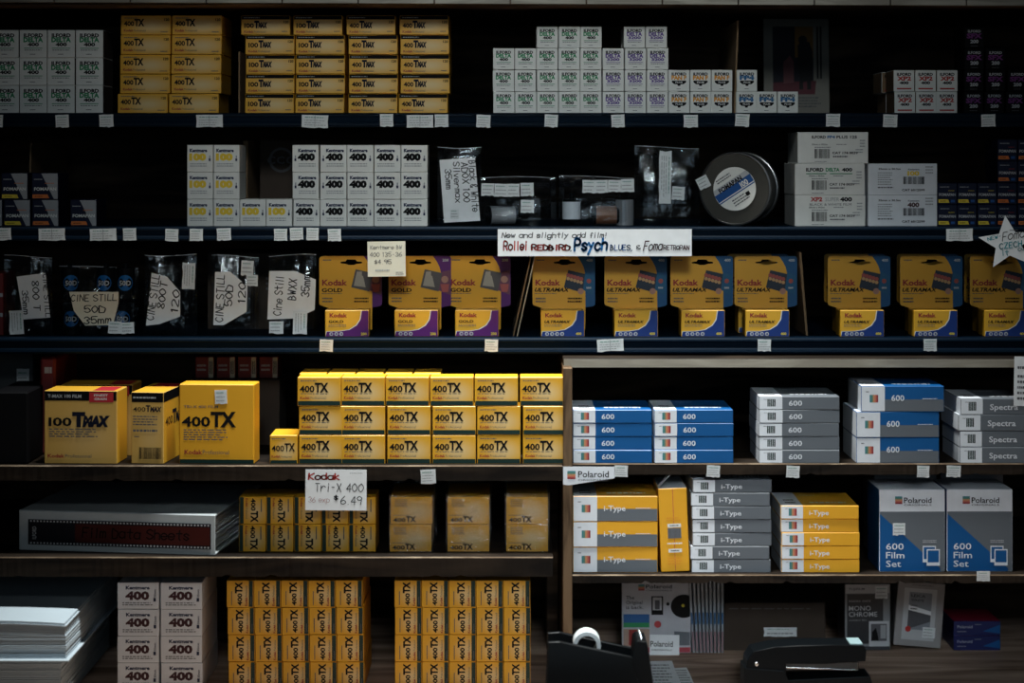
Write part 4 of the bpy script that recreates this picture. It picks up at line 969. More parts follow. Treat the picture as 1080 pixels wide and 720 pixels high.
# ================================================================ row 4, cabinet: instant film
PD = .095
def pstack(kind, cells, h, z0, look, where, group, d=D0, name_of=None):
    n = len(cells)
    for j, (xc, yaw) in enumerate(cells):
        o = kind.put(X(xc, d), d + JR.uniform(0, .0012), z0 + j * (S(h, d) + .0002) + .0001, R(yaw))
        tag(o, '%s, %s of %s' % (look, 'bottom' if j == 0 else 'top' if j == n - 1 else ORD[j] + ' from bottom', where), 'film box', group)
k = carton('instant_film_box', 84, 13.8, PD, PBLUE, a_polaroid('b', .285), {'x-': WHITE2})
pstack(k, [(646, -.3), (645.8, .1), (646, 0), (645.8, .2)], 13.95, Z4R, 'blue and white film box', 'the stack beside the cabinet post', 'blue and white film boxes')
pstack(k, [(731.8, .4), (731.6, 0), (732, .2), (731.6, .3)], 13.95, Z4R, 'blue and white film box', 'the stack nearer the grey boxes', 'blue and white film boxes')
k = carton('instant_film_box', 85.5, 13.8, PD, PGREY, a_polaroid('g', .29, bar=True, tw=.165), {'x-': WHITE2})
pstack(k, [(843, -.5), (843, -.2), (842.6, 0), (843.2, .2), (843, -.4)], 13.95, Z4R, 'grey and white film box', 'the five-high stack beside the blue boxes', 'grey and white film boxes')
k = carton('instant_film_box', 88, 26.8, PD, PBLUE, a_polaroid('d', .285, .48, PGREY, tw=.155, small=True), {'x-': WHITE2})
pstack(k, [(947, 0), (947, .3), (952, -.3)], 27, Z4R, 'thick blue-over-grey film box', 'the three-high stack', 'thick blue and grey film boxes')
k = carton('instant_film_box', 96, 16.7, PD, PGREY, a_polaroid('s', .245, bar=True, txt='Spectra', tw=.31), {'x-': WHITE2})
pstack(k, [(1060, 0), (1060, .2), (1058.5, 0), (1061, -.3)], 16.9, Z4R, 'wide grey film box', 'the four-high stack by the white notice', 'wide grey film boxes')

# ================================================================ row 5, wooden rack
binder = empty('ring_binder'); BW_, BH_, BD = S(215, .01), S(42.5, .01), .22
mb = MB(); WB = mat('white_binder_cover', (.42, .46, .48), .35)
mb.cbox(-BW_ / 2, BW_ / 2, 0, .003, 0, BH_, WB, .001); mb.cbox(-BW_ / 2, BW_ / 2, .003, BD, BH_ - .003, BH_, WB, .001); mb.cbox(-BW_ / 2, BW_ / 2, .003, BD, 0, .003, WB, .001); mb.build('cover', binder)
mb = MB()
for t in range(22):
    z = .006 + t * (BH_ - .014) / 22; mb.cbox(-BW_ / 2 + .006, BW_ / 2 - .004 - JR.uniform(0, .003), .02, BD - .006, z, z + .0014, PAPER, .0002)
pg = mb.build('pages', binder); pg['kind'] = 'stuff'
mb = MB(); fr = Fr((-BW_ / 2 + .0127, -.0002, BH_ * .15)); lw, lh = BW_ - .018, BH_ * .63
mb.prism([(0, 0), (lw, 0), (lw, lh), (0, lh)], fr, -.0001, .0004, mat('film_strip_black', (.008, .009, .014), .3, 0))
a = Art(mb, Fr((-BW_ / 2 + .0127, -.0006, BH_ * .15)), lw, lh)
a.rect(.26, .14, .995, .86, mat('film_strip_red', (.055, .010, .008), .3, .1))
for t in range(54):
    u_ = .012 + t * .0183
    for v_ in (.035, .90): a.mb.quad([a.fr.p(p * lw, q * lh, a.k) for p, q in ((u_, v_), (u_ + .009, v_), (u_ + .009, v_ + .065), (u_, v_ + .065))], LGREY)
a.hand('Film Data Sheets', .30, .34, .38, NEARB, .58, .13, seed=4); a.text('ILFORD', .045, .22, .022, LGREY, .5, .02, rot=90)
mb.build('spine_label', binder)['label'] = 'black and red film-strip spine label'
binder.location = (X(122.5, .012), .0125, Z5L + .0003); binder.rotation_euler = (0, 0, R(-7.5)); tag(binder, 'white ring binder lying flat with film-strip spine label', 'binder')
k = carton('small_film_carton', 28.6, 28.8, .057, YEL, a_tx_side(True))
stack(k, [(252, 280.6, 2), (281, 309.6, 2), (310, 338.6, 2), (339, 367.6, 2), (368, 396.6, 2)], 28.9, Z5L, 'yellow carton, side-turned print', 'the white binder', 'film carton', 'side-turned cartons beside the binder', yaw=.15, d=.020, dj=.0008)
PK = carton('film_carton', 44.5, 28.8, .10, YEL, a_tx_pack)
def wrap(px, z0, h, w, d, label):
    W, H, Dp = S(w), S(h), .106; mb = MB(); nx, nz = 24, 72; rnd = random.Random(int(px))
    f1, f2 = rnd.uniform(.14, .20), rnd.uniform(.55, .80)
    def pt(u_, v_, e):
        y = e * .0009 * (math.sin(21 * u_ + 13 * v_ + px) + math.sin(9 * v_ - 15 * u_) + math.sin(31 * v_))
        for c, sl, u0, u1, am in ((f1, -.10, .35, .98, .0042), (f2, .22, .40, .72, .0022), (f2 + .12, -.3, .30, .62, .0018)):   # sharp pleats in the film
            k_ = max(0, min(1, (u_ - u0) / .12)) * max(0, min(1, (u1 - u_) / .12))
            y -= am * k_ * max(0, 1 - abs(v_ - (c + sl * (u_ - .6) + .02 * math.sin(11 * u_))) / .035)
        return y
    for i in range(nx):
        for j in range(nz):
            q = [(-W / 2 + W * a_ / nx, -.0022 + pt(a_ / nx, b_ / nz, .4 if 0 < a_ < nx else 0), H * b_ / nz) for a_, b_ in ((i, j), (i + 1, j), (i + 1, j + 1), (i, j + 1))]
            mb.add(q, [[0, 1, 2, 3]], WRAP, True)
    for sx in (-1, 1):
        q = [(sx * W / 2, -.0022, 0), (sx * W / 2, Dp, 0), (sx * W / 2, Dp, H), (sx * W / 2, -.0022, H)]; mb.add(q if sx > 0 else q[::-1], [[0, 1, 2, 3]], WRAP)
    mb.quad([(-W / 2, -.0022, H), (W / 2, -.0022, H), (W / 2, Dp, H), (-W / 2, Dp, H)], WRAP); mb.quad([(-W / 2, Dp, 0), (-W / 2, Dp, H), (W / 2, Dp, H), (W / 2, Dp, 0)], WRAP)
    o = mb.build('plastic_wrap'); o.location = (X(px, d), d, z0 + .0001); tag(o, label, 'plastic wrap', 'wraps on the paired cartons'); return o
for i, (xc, nm) in enumerate(((434, 'nearest the side-turned cartons'), (494, 'middle pair of three'), (556, 'nearest the cabinet post'))):
    for j in range(2):
        o = PK.put(X(xc - (.9 if (i == 0 and j == 0) else 0), .02), .020, Z5L + j * (S(29) + .0002) + .0002, R((.4, .3, -.2)[i])); tag(o, 'shrink-wrapped yellow carton, %s of the pair %s' % (('lower', 'upper')[j], nm), 'film carton', 'paired wrapped cartons')
    wrap(xc, Z5L, 60 if i < 2 else 62, 47.6, .020, 'clear glinting wrap round the yellow pair %s' % nm)

# ================================================================ row 5, cabinet
k = carton('instant_film_box', 90, 26.6, PD, AMB2, a_polaroid('i', .285, .50, PGREY, txt='i-Type', tw=.255, small=True), {'x-': WHITE2})
pstack(k, [(649, -.2), (649, .1), (649, 0)], 26.8, Z5R, 'thick yellow-over-grey film box', 'the stack beside the post', 'thick yellow and grey film boxes')
def upright():
    W, H, Dp = S(30), S(88), .088; mb = MB(); mb.cbox(-W / 2, W / 2, 0, Dp, 0, H, AMB2, .0008, {'z+': WHITE2})
    a = Art(mb, Fr((-W / 2, 0, 0)), W, H)
    a.rect(.49, .0, .515, 1, mat('tear_line', (.55, .12, .05), .5, 0)); a.lines(.25, .60, .8, .66, 2, ORANGE, 2); a.rect(.28, .53, .75, .575, WHITE); a.lines(.36, .54, .68, .565, 1, NEARB); a.rect(.28, .40, .75, .52, PGREY); a.bars(.30, .41, .72, .51, INKG, 9)
    a.lines(.25, .32, .8, .36, 1, WHITE, 4); a.rect(.28, .23, .75, .275, WHITE); a.lines(.36, .24, .68, .265, 1, NEARB); a.lines(.25, .08, .75, .18, 3, ORANGE, 7)
    o = mb.build('instant_film_box')
    mb = MB(); hx = .024; q = [(-W / 2, H), (-W / 2 + .016, H + .017)]
    mb.add([(q[0][0], .002, q[0][1]), (q[1][0], .002, q[1][1]), (q[1][0], Dp * .22, q[1][1]), (q[0][0], Dp * .22, q[0][1]), (q[0][0] + .0006, .002, q[0][1]), (q[1][0] + .0006, .002, q[1][1]), (q[1][0] + .0006, Dp * .22, q[1][1]), (q[0][0] + .0006, Dp * .22, q[0][1])],
           [[0, 1, 2, 3], [7, 6, 5, 4], [0, 4, 5, 1], [1, 5, 6, 2], [2, 6, 7, 3], [3, 7, 4, 0]], WHITE2)
    mb.build('open_flap', o)['label'] = 'raised white end flap'
    return o
o = upright(); o.location = (X(712.5, D0), D0, Z5R + .0015); o.rotation_euler = (0, R(-2.2), 0); tag(o, 'upright yellow film box with open white flap between the two stacks', 'film box')
k = carton('instant_film_box', 84, 13.6, PD, PGREY, a_polaroid('g', .28, bar=True, txt='i-Type', tw=.265), {'x-': WHITE2})
pstack(k, [(771.2, 0), (769.8, .1), (772.2, .3), (772, -.2), (771.4, 0), (770.4, -.3), (772.4, .6)], 13.9, Z5R, 'grey and white film box', 'the seven-high stack', 'grey and white stacked boxes')
k = carton('instant_film_box', 83, 13.8, PD, AMB2, a_polaroid('y', .285, txt='i-Type', tw=.25), {'x-': WHITE2})
pstack(k, [(865.5, -.2), (865.4, 0), (865.6, .2), (864.8, .2), (864.6, -.3)], 14, Z5R, 'yellow and white film box', 'the five-high stack', 'yellow and white film boxes')
def a_set(a, mb, W, H):
    a.rect(0, 0, 1, .73, PGREY); a.poly([(0, 0), (.93, 0), (.93, .04), (0, .705)], PBLUE)
    for t in range(5): a.rect(.24, .895 - t * .018, .35, .915 - t * .018, STR[t])
    a.text('Polaroid', .375, .835, .07, NEARB, .42, .012); a.text('ORIGINALS', .375, .80, .022, INKG, .42, .012)
    for t, (s, v) in enumerate((('600', .27), ('Film', .165), ('Set', .06))): a.text(s, .10, v, .08, WHITE2, (.27, .28, .23)[t], .008)
    a.lines(.66, .35, .88, .39, 2, LGREY, 4)
    for (u0, v0, m1) in ((.66, .115, PBLUE), (.72, .075, PBLUE)):
        a.rect(u0, v0, u0 + .20, v0 + .20, WHITE2); a.rect(u0 + .015, v0 + .04, u0 + .185, v0 + .185, m1)
k = carton('film_set_carton', 70, 87, .075, WHITE2, a_set, {'x-': PBLUE}, .0008)
o = k.put(X(962, .017), .017, Z5R + .0002, R(.5)); tag(o, 'large blue and grey film set carton with white sticker', 'film carton', 'film set cartons')
s_ = sticker_mb(S(13), S(13), 71).build('price_sticker', o); s_.location = (-S(14), -.0008, S(38.5)); s_['label'] = 'white price sticker'
o2 = k.put(X(1033.3, .018), .018, Z5R + .0002, R(-.2)); tag(o2, 'large blue and grey film set carton without sticker', 'film carton', 'film set cartons')
for c in list(o2.children): bpy.data.objects.remove(c)
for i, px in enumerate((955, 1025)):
    kk = carton('film_set_carton', 69, 93, .075, mat('mid_grey_card', (.22, .22, .24), .5), a_set)  # the rear cartons have a plain grey body
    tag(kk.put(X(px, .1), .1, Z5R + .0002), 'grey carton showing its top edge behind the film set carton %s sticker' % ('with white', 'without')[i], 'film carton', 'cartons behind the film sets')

# ================================================================ bottom row: counter
k = carton('film_carton', 44, 28, .12, WHITE2, a_brick_kent)
stack(k, [(124, 168, 4), (169.6, 213.6, 4)], 28.1, ZC, 'white carton with dark red number', 'the paper stack', 'film carton', 'white cartons on the counter', d=.013, yaw=.2, dj=.001)
k = carton('small_film_carton', 28.4, 28.4, .12, YEL, a_tx_side(False))
stack(k, [(239 + 28.7 * i, 267.4 + 28.7 * i, 4, 0, [2, 1.5, 1, 0]) for i in range(5)], 28.5, ZC, 'yellow carton, side-turned print', 'the white counter cartons', 'film carton', 'side-turned cartons on the counter', d=.016, yaw=.15, dj=.0008)
stack(k, [(416 + 28.7 * i, 444.4 + 28.7 * i, 4, 0, [.4, .4, .6, 0]) for i in range(5)], 28.5, ZC, 'yellow carton, side-turned print', 'the tape dispenser', 'film carton', 'side-turned cartons beside the dispenser', d=.016, yaw=.15, dj=.0008, from_end=True)
# paper stack
ps = empty('paper_stack'); PW = .205; xr = X(70, -.08); top = Zp(655, -.08); rnd = random.Random(3)
SHEET = mat('printer_paper', (.46, .54, .60), .8, .06, 30)
mb = MB(); z = ZC + .0005; n = 46; th = (top - .018 - ZC) / n
for i in range(n):
    ov = rnd.uniform(0, .0016); lip = (.010 if i == n - 15 else 0)
    f0 = -.08 + (.022 if i < n - 16 else 0) + ov - lip
    mb.cbox(xr - PW, xr - ov - (.012 if i < n - 16 else 0) + (.006 if lip else 0), f0, .22, z, z + th * .86, SHEET, .0002); z += th
mb.build('sheets', ps)['kind'] = 'stuff'
mb = MB()                                     # the loose upper sheets, sagging at their front corner
for i in range(12):
    zz = z + .0002 + i * .00145; nx = 16; off = rnd.uniform(0, .003)
    for a_ in range(nx):
        def pt(t, up): 
            x = xr - PW + (PW - off) * t; sag = -.0035 * max(0, t - .55) ** 2 * 4
            return [(x, -.08 + off * .6, zz + sag + up + .0012 * (1 - t)), (x, .22, zz + up + .0012 * (1 - t))]
        A0, A1 = pt(a_ / nx, .0012), pt((a_ + 1) / nx, .0012); B0, B1 = pt(a_ / nx, 0), pt((a_ + 1) / nx, 0)
        mb.add([A0[0], A1[0], A1[1], A0[1]], [[0, 1, 2, 3]], SHEET, True); mb.add([B0[0], B1[0], A1[0], A0[0]], [[0, 1, 2, 3]], SHEET, True)
        if a_ == nx - 1: mb.add([B1[0], B1[1], A1[1], A1[0]], [[0, 1, 2, 3]], SHEET)
mb.build('loose_sheets', ps)['kind'] = 'stuff'
tag(ps, 'tall stack of white printed sheets on the counter below the binder', 'paper stack')
# instant camera packs in sleeves
def pack_front():
    W, H = S(72, .2), S(81, .2); mb = MB(); t = .004
    fr = Fr((-W / 2, 0, 0)); mb.cbox(-W / 2, W / 2, 0, t, 0, H, mat('sleeve_white', (.45, .46, .50), .4), .0004)
    a = Art(mb, fr, W, H)
    for q in range(5): a.rect(.24, .865 - q * .016, .33, .881 - q * .016, STR[q])
    a.text('Polaroid', .35, .83, .05, NEARB, .38, .012); a.text('ORIGINALS', .35, .795, .018, INKG, .38, .01)
    for q, s in enumerate(('The', 'Original', 'is back.')): a.text(s, .06, .69 - q * .062, .045, NEARB, (.12, .24, .25)[q], .006)
    a.rect(.43, .49, .60, .73, NEARB); a.rect(.45, .55, .58, .715, LGREY); a.rect(.48, .56, .55, .68, INKG)
    a.disc(.67, .63, .022, NEARB)
    a.poly([(.90 + .19 * math.cos(R(t_)), .60 + .15 * math.sin(R(t_))) for t_ in range(60, 301, 12)], BPLA); a.disc(.89, .61, .02, FYEL, 12)
    a.rect(.02, .33, .40, .50, PBLUE); a.rect(.02, .33, .40, .39, GREEN); a.rect(.02, .08, .40, .31, mat('sleeve_skin', (.40, .28, .22), .5, .2, 60)); a.rect(.10, .10, .22, .3, DRED)
    a.disc(.52, .37, .045, mat('sleeve_red_button', (.45, .04, .05), .4, 0)); a.poly([(.76, .28), (.99, .27), (.99, .1), (.76, .1)], PGREY); a.rect(.0, .01, .995, .075, mat('sleeve_pink', (.40, .05, .07), .5, 0))
    return mb.build('instant_camera_pack')
o = pack_front(); o.location = (X(692, .19), .186, ZC + .0005); o.rotation_euler = (R(-2), 0, R(0)); tag(o, 'sleeved camera pack with picture front, foremost of the fanned packs', 'camera pack', 'sleeved camera packs')
def pack_edge():
    mb = MB(); Wd, H = .10, S(80, .2)
    mb.cbox(-.0018, .0018, 0, Wd, 0, H, mat('sleeve_edge', (.26, .28, .31), .35), .0006, {'y-': mat('sleeve_edge_front', (.30, .33, .36), .3)})
    a = Art(mb, Fr((-.0018, 0, 0)), .0036, H); a.rect(.1, .38, .9, .53, MBLUE); a.rect(.1, .02, .9, .28, mat('sleeve_edge_rose', (.24, .14, .15), .4, 0))
    return mb.build('instant_camera_pack')
KE = Kind(pack_edge)
for i in range(9):
    o = KE.put(X(731.5 + i * 3.75, .19), .186, ZC + .0004, R(-1.5 + .3 * i)); o.rotation_euler.y = R(3.2 - .42 * i) * -1; tag(o, 'sleeved camera pack edge-on, %s spine from the picture-front pack' % ORD[i], 'camera pack', 'sleeved camera packs')
mb = MB(); W, H = S(31, .19), S(21, .19); mb.prism([(0, 0), (W, 0), (W, H), (0, H)], Fr((0, 0, 0)), 0, .0005, PAPER)
a = Art(mb, Fr((0, -.0005, 0)), W, H); a.text('Polaroid', .02, .42, .28, NEARB, .76, .012); a.text('ORIGINALS', .05, .22, .08, INKG, .7, .012)
o = mb.build('printed_card'); o.location = (X(685, .18), .177, ZC + .0002); o.rotation_euler = (R(-6), R(1), 0)
tag(o, 'small white printed card leaning before the sleeved camera packs', 'card')
# stapler
st = empty('stapler', (X(848, -.03), -.03, ZC + .0004))
def prof_solid(pts, y0, y1, m, mb=None):
    mb = mb or MB(); n = len(pts); k = .0012
    ins = []
    cx = sum(p[0] for p in pts) / n; cz = sum(p[1] for p in pts) / n
    for x, z in pts:
        d = Vector((cx - x, cz - z)); d = d.normalized() * k if d.length else d; ins.append((x + d.x, z + d.y))
    F = lambda P_, y: [(x, y, z) for x, z in P_]
    R0, R1, R2, R3 = F(ins, y0), F(pts, y0 + k), F(pts, y1 - k), F(ins, y1)
    ar = sum(pts[i][0] * pts[(i + 1) % n][1] - pts[(i + 1) % n][0] * pts[i][1] for i in range(n))
    mb.add(R0, [list(range(n)) if ar > 0 else list(range(n))[::-1]], m); mb.add(R3, [list(range(n))[::-1] if ar > 0 else list(range(n))], m)
    for A, B in ((R0, R1), (R1, R2), (R2, R3)):
        for i in range(n):
            j = (i + 1) % n; q = [A[i], A[j], B[j], B[i]]; mb.add(q[::-1] if ar > 0 else q, [[0, 1, 2, 3]], m)
    return mb
sp = lambda px, py: (X(px, -.03) - X(848, -.03), Zp(py, -.03) - .0004 - ZC)
prof_solid([(sp(782, 726)[0], 0), sp(783, 700), sp(824, 703), sp(828, 713), sp(915, 709), sp(917, 716), (sp(917, 726)[0], 0)], -.02, .02, BMET).build('base', st)
prof_solid([sp(784, 716), sp(786, 692), sp(792, 683), sp(815, 678), sp(840, 676.5), sp(880, 676), sp(908, 677), sp(911, 682), sp(910, 693), sp(870, 696), sp(826, 696), sp(826, 716)], -.018, .018, BMET).build('arm', st)
mb = prof_solid([sp(826, 703.5), sp(826, 695.5), sp(903, 695.5), sp(903.5, 704), sp(895, 704.5), sp(860, 703)], -.012, .012, mat('staple_magazine', (.05, .055, .06), .35, .05, 30, .8)); mg = mb.build('magazine', st)
mb = MB(); a0, b0 = sp(828, 700.5), sp(900, 703.2); mb.tube([(a0[0], -.0128, a0[1]), (b0[0], -.0128, b0[1])], .0012, CHROME, 8); mb.build('rail', mg)
mb = MB(); p0 = sp(796, 696); mb.lathe([(0, .0012), (.002, .001), (.0027, 0), (.0027, -.002)], Fr((p0[0], -.0183, p0[1])), CHROME, 16); mb.build('hinge_pin', st)
mb = MB(); p0 = sp(901, 676.4); mb.cbox(p0[0] - .008, p0[0] + .008, -.014, .014, p0[1] - .001, p0[1] + .0016, mat('stapler_pad', (.30, .42, .44), .3), .0005); mb.build('press_pad', st)
tag(st, 'black desk stapler on the counter before the dark carton', 'stapler')
# tape dispenser
td = empty('tape_dispenser', (X(632, -.10), -.10, ZC + .0004)); tp_ = lambda px, py: (X(px, -.10) - X(632, -.10), Zp(py, -.10) - .0004 - ZC)
side = [(tp_(574, 700)[0], 0), tp_(577, 700), tp_(578, 677), tp_(590, 676), tp_(612, 681), tp_(645, 688), tp_(667, 693), tp_(672, 716), (tp_(690, 716)[0], 0)]
tn_ = lambda px, py: (X(px, -.13) - X(632, -.10), Zp(py, -.13) - .0004 - ZC)
prof_solid([(tn_(574, 700)[0], 0), tn_(577, 700), tn_(578, 677), tn_(590, 676.5), tn_(612, 681), tn_(645, 688), tn_(667, 693), tn_(672, 716), (tn_(690, 716)[0], 0)], -.030, -.024, BPLA).build('side_wall', td)
prof_solid([(a_, b_ + (.006 if .02 < b_ else 0)) for a_, b_ in side], .020, .026, BPLA).build('side_wall', td)
prof_solid([(tp_(576, 720)[0], .0005), tp_(577, 722), tp_(664, 722), tp_(668.5, 672), tp_(671, 669.5), tp_(680, 671), tp_(682, 676), (tp_(693, 720)[0], .0005)], -.024, .020, BPLA).build('body', td)
mb = MB(); c0 = tp_(618.8, 678); ro, ri = S(14.4, -.1), S(10.2, -.1)
mb.lathe([(ri, -.010), (ro, -.010), (ro, .012), (ri, .012), (ri, -.010)], Fr((c0[0], 0, c0[1])), TAPE, 40); mb.build('tape_roll', td)['label'] = 'white tape roll'
mb = MB(); q = tp_(672, 669.5)
for t in range(10): mb.prism([(0, 0), (.0022, 0), (.0011, .0028)], Fr((q[0] + .004, -.018 + t * .0034, q[1]), (0, 1, 0), (0, 0, 1), (-1, 0, 0)), 0, .0006, CHROME)
mb.build('cutter', td)
tag(td, 'black tape dispenser with a white roll on the counter', 'tape dispenser')
# papers
def paper_sheet(name, px0, px1, d0, d1, rz, label, seed, z=.0006):
    mb = MB(); W = X(px1, (d0 + d1) / 2) - X(px0, (d0 + d1) / 2); L_ = d1 - d0; n = 8
    for i in range(n):
        def z_(t): return .0012 * math.sin(t * 5 + seed) ** 2
        mb.add([(-W / 2, L_ * i / n, z_(i / n)), (W / 2, L_ * i / n, z_(i / n) + .0008), (W / 2, L_ * (i + 1) / n, z_((i + 1) / n) + .0008), (-W / 2, L_ * (i + 1) / n, z_((i + 1) / n))], [[0, 1, 2, 3], [3, 2, 1, 0]][:1], PAPER, True)
        mb.add([(-W / 2, L_ * i / n, z_(i / n) - .0003), (W / 2, L_ * i / n, z_(i / n) + .0005), (W / 2, L_ * (i + 1) / n, z_((i + 1) / n) + .0005), (-W / 2, L_ * (i + 1) / n, z_((i + 1) / n) - .0003)], [[3, 2, 1, 0]], PAPER, True)
    Art(mb, Fr((-W / 2, 0, .0024), (1, 0, 0), (0, 1, 0), (0, 0, 1)), W, L_).lines(.1, .1, .9, .9, 9, INKL, seed)
    o = mb.build(name, None, ((X(px0, d0) + X(px1, d0)) / 2, d0, ZC + z), rz); tag(o, label, 'paper'); return o
paper_sheet('receipt', 684, 722, -.02, .139, R(1), 'white printed receipt on the counter beside the tape dispenser', 3)
paper_sheet('receipt', 722.5, 738, -.02, .11, R(2), 'narrow white receipt poking out nearer the stapler', 4)
mb = MB(); z = ZC + .0004
for i in range(30):
    ov = rnd.uniform(0, .002); mb.cbox(X(549, -.2) + ov, X(689, -.2) - ov, -.34, -.2 - ov, z, z + .0017, SHEET, .0002); z += .0019
o = mb.build('paper_pad'); tag(o, 'pad of white paper on the counter in front of the tape dispenser', 'paper pad')
# boxed instant film at the cabinet foot
def a_mono(a, mb, W, H):
    a.rect(0, .06, 1, 1, mat('box_grey_border', (.20, .21, .22), .45)); a.rect(.02, .86, .98, .995, LGREY); a.text('FUJIFILM', .10, .91, .035, INKG, .33, .02); a.rect(.05, .10, .84, .85, mat('box_charcoal', (.02, .022, .026), .4))
    a.text('instax mini', .10, .73, .04, LGREY, .46, .0); a.text('MONO', .09, .60, .075, LGREY, .48, .004); a.text('CHROME', .09, .51, .075, LGREY, .62, .004); a.text('contact film', .10, .445, .03, INKL, .38, 0)
    a.rect(.53, .06, .97, .44, LGREY); a.rect(.57, .14, .92, .40, INKG); a.poly([(.58, .15), (.60, .28), (.68, .34), (.72, .24), (.74, .15)], NEARB); a.rect(.78, .18, .90, .38, INKL)
kk = carton('instant_film_box', 49, 70, .045, mat('box_dark_grey', (.035, .036, .042), .4), a_mono, d=.2)
o = kk.put(X(915, .2), .2, ZC + .0003, R(2)); tag(o, 'dark monochrome film box with grey border behind the stapler end', 'film box')
s_ = sticker_mb(S(14, .08), S(14, .08), 81).build('price_sticker', o); s_.location = (S(14.5, .2), -.0012, S(54.5, .2))
def a_leica(a, mb, W, H):
    a.lines(.30, .94, .78, .965, 1, INKG); a.rect(.15, .10, .84, .90, LGREY); a.rect(.26, .26, .74, .84, mat('box_picture_grey', (.20, .22, .25), .45, .3, 50)); a.poly([(.26, .26), (.74, .40), (.74, .54), (.26, .62)], mat('box_picture_dark', (.06, .065, .075), .45, .3, 50)); a.poly([(.26, .56), (.74, .50), (.74, .56), (.26, .64)], PAPER)
    a.text('LEICA', .30, .765, .045, NEARB, .30, .01); a.text('WHITE', .30, .70, .04, NEARB, .27, .0); a.lines(.30, .56, .45, .66, 2, INKG); a.disc(.28, .265, .045, RED)
kk = carton('instant_film_box', 50, 68, .04, mat('box_warm_grey', (.28, .27, .27), .45), a_leica, d=.2)
o = kk.put(X(967, .2), .2, ZC + .0055, R(-1)); o.rotation_euler.y = R(4.5); tag(o, 'tilted pale grey film box with a white picture frame print', 'film box')
s_ = sticker_mb(S(14, .08), S(12, .08), 82).build('price_sticker', o); s_.location = (S(11, .2), -.0012, S(10, .2))
k = carton('instant_film_box', 50, 15.3, .07, mat('box_royal_blue', (.012, .018, .10), .35), lambda a, mb, W, H: (a.text('Polaroid', .08, .52, .20, LGREY, .32, .01), a.lines(.08, .22, .28, .36, 1, INKL), a.lines(.45, .72, .6, .82, 1, INKL), a.poly([(.62, .3), (.99, .15), (.99, .75)], PBLUE)), {'z+': mat('box_crimson', (.30, .015, .04), .4)}, d=.2)
pstack(k, [(1030.5, 0), (1030.5, .4)], 15.5, ZC, 'royal blue film box with red lid', 'the pair beside the tilted pale box', 'royal blue film boxes', d=.2)
kk = carton('dark_carton', 108, 50, .12, DCARD, lambda a, mb, W, H: a.lines(.05, .86, .9, .9, 1, INKG), None, .001, d=.2)
o = kk.put(X(817, .2), .2, ZC + .0003); tag(o, 'dark carton on the counter behind the stapler', 'carton')
s_ = sticker_mb(S(36, .13), S(10, .13), 83, 1).build('price_sticker', o); s_.location = (S(6, .13), -.0006, S(15, .13))

end_lower()
# ================================================================ stickers on the shelf edges
def tags(spec, y0, y1, where, off):
    for i, (x0, x1, lab) in enumerate(spec):
        db = x1 - x0 > 22
        mb = sticker_mb(S(x1 - x0, 0), S(y1 - y0, 0), int(x0) * 3 + int(y0), 3 if not db else 3)
        if db: Art(mb, Fr((-S(x1 - x0, 0) / 2, -.0004, 0)), S(x1 - x0, 0), S(y1 - y0, 0), .0003).rect(.49, .08, .51, .95, INKL)
        o = mb.build('price_sticker'); o.location = (X((x0 + x1) / 2, off), off, Zp(y1 + JR.uniform(-.5, .8), off)); o.rotation_euler = (R(2), R(JR.uniform(-3, 3)), 0)
        tag(o, ('double price sticker' if db else 'white price sticker') + ' on ' + where + ' ' + lab, 'price sticker', 'price stickers on ' + where)
tags([(-10, 3, 'below the picture-edge green-print column'), (59, 73, 'below the third column of green-print boxes'), (105, 120, 'between green-print boxes and yellow cartons'), (207, 235, 'below the plain yellow cartons'), (318, 346, 'below the black-banded second column'),
      (401, 415, 'below the black-banded third column'), (429, 457, 'below the black-banded last column, inner side'), (458.5, 473, 'below the black-banded last column, outer side'), (502, 517, 'before the small green-print boxes'), (574, 588, 'below the middle green-print column'),
      (645, 659, 'below the first purple-print column'), (721, 736, 'below the orange-print boxes'), (775, 790, 'below the cardboard divider'), (871, 886, 'below the art poster edge'), (931, 946, 'below the red-print boxes'), (1035, 1050, 'below the black boxes')], 120.5, 134, 'the top shelf edge', -.0042)
tags([(-4, 12, 'below the picture-edge navy box'), (41, 69, 'below the orange-banded navy box'), (95, 123, 'below the lone navy box'), (130, 144, 'in the gap beside the navy boxes'), (174, 188, 'just before the yellow-numbered boxes'), (200, 214, 'below the first yellow-numbered column'), (229, 244, 'below the second yellow-numbered column'),
      (289, 303, 'below the last yellow-numbered box'), (306, 320, 'below the first black-numbered column'), (323, 336, 'below the first and second black-numbered columns'), (346, 360, 'below the second black-numbered column'), (998, 1026, 'below the yellow-banded navy boxes')], 240.5, 253.5, 'the middle shelf edge', -.0042)
tags([(337, 351, 'below the first purple pack'), (511, 525, 'below the third purple pack'), (630, 658, 'below the second blue pack'), (799, 813, 'below the fourth blue pack'), (974, 988, 'below the sixth blue pack')], 357.5, 370.5, 'the lowest navy edge', -.0042)
begin_lower()
tags([(444, 460, 'under the small yellow cartons')], 495, 510, 'the upper rack board', -.0012)
tags([(442, 457, 'under the wrapped pairs')], 591, 606, 'the lower rack board', -.0012)
tags([(648, 662, 'beside the rainbow-marked label'), (745, 759, 'under the second blue stack'), (829, 843, 'under the grey five-high stack'), (967, 980, 'under the thick blue boxes'), (998, 1013, 'beside the wide grey stack')], 490.5, 503, 'the upper cabinet shelf', -.0012)
tags([(1030, 1044, 'under the film set carton')], 602, 613, 'the lower cabinet shelf', -.0012)
end_lower()

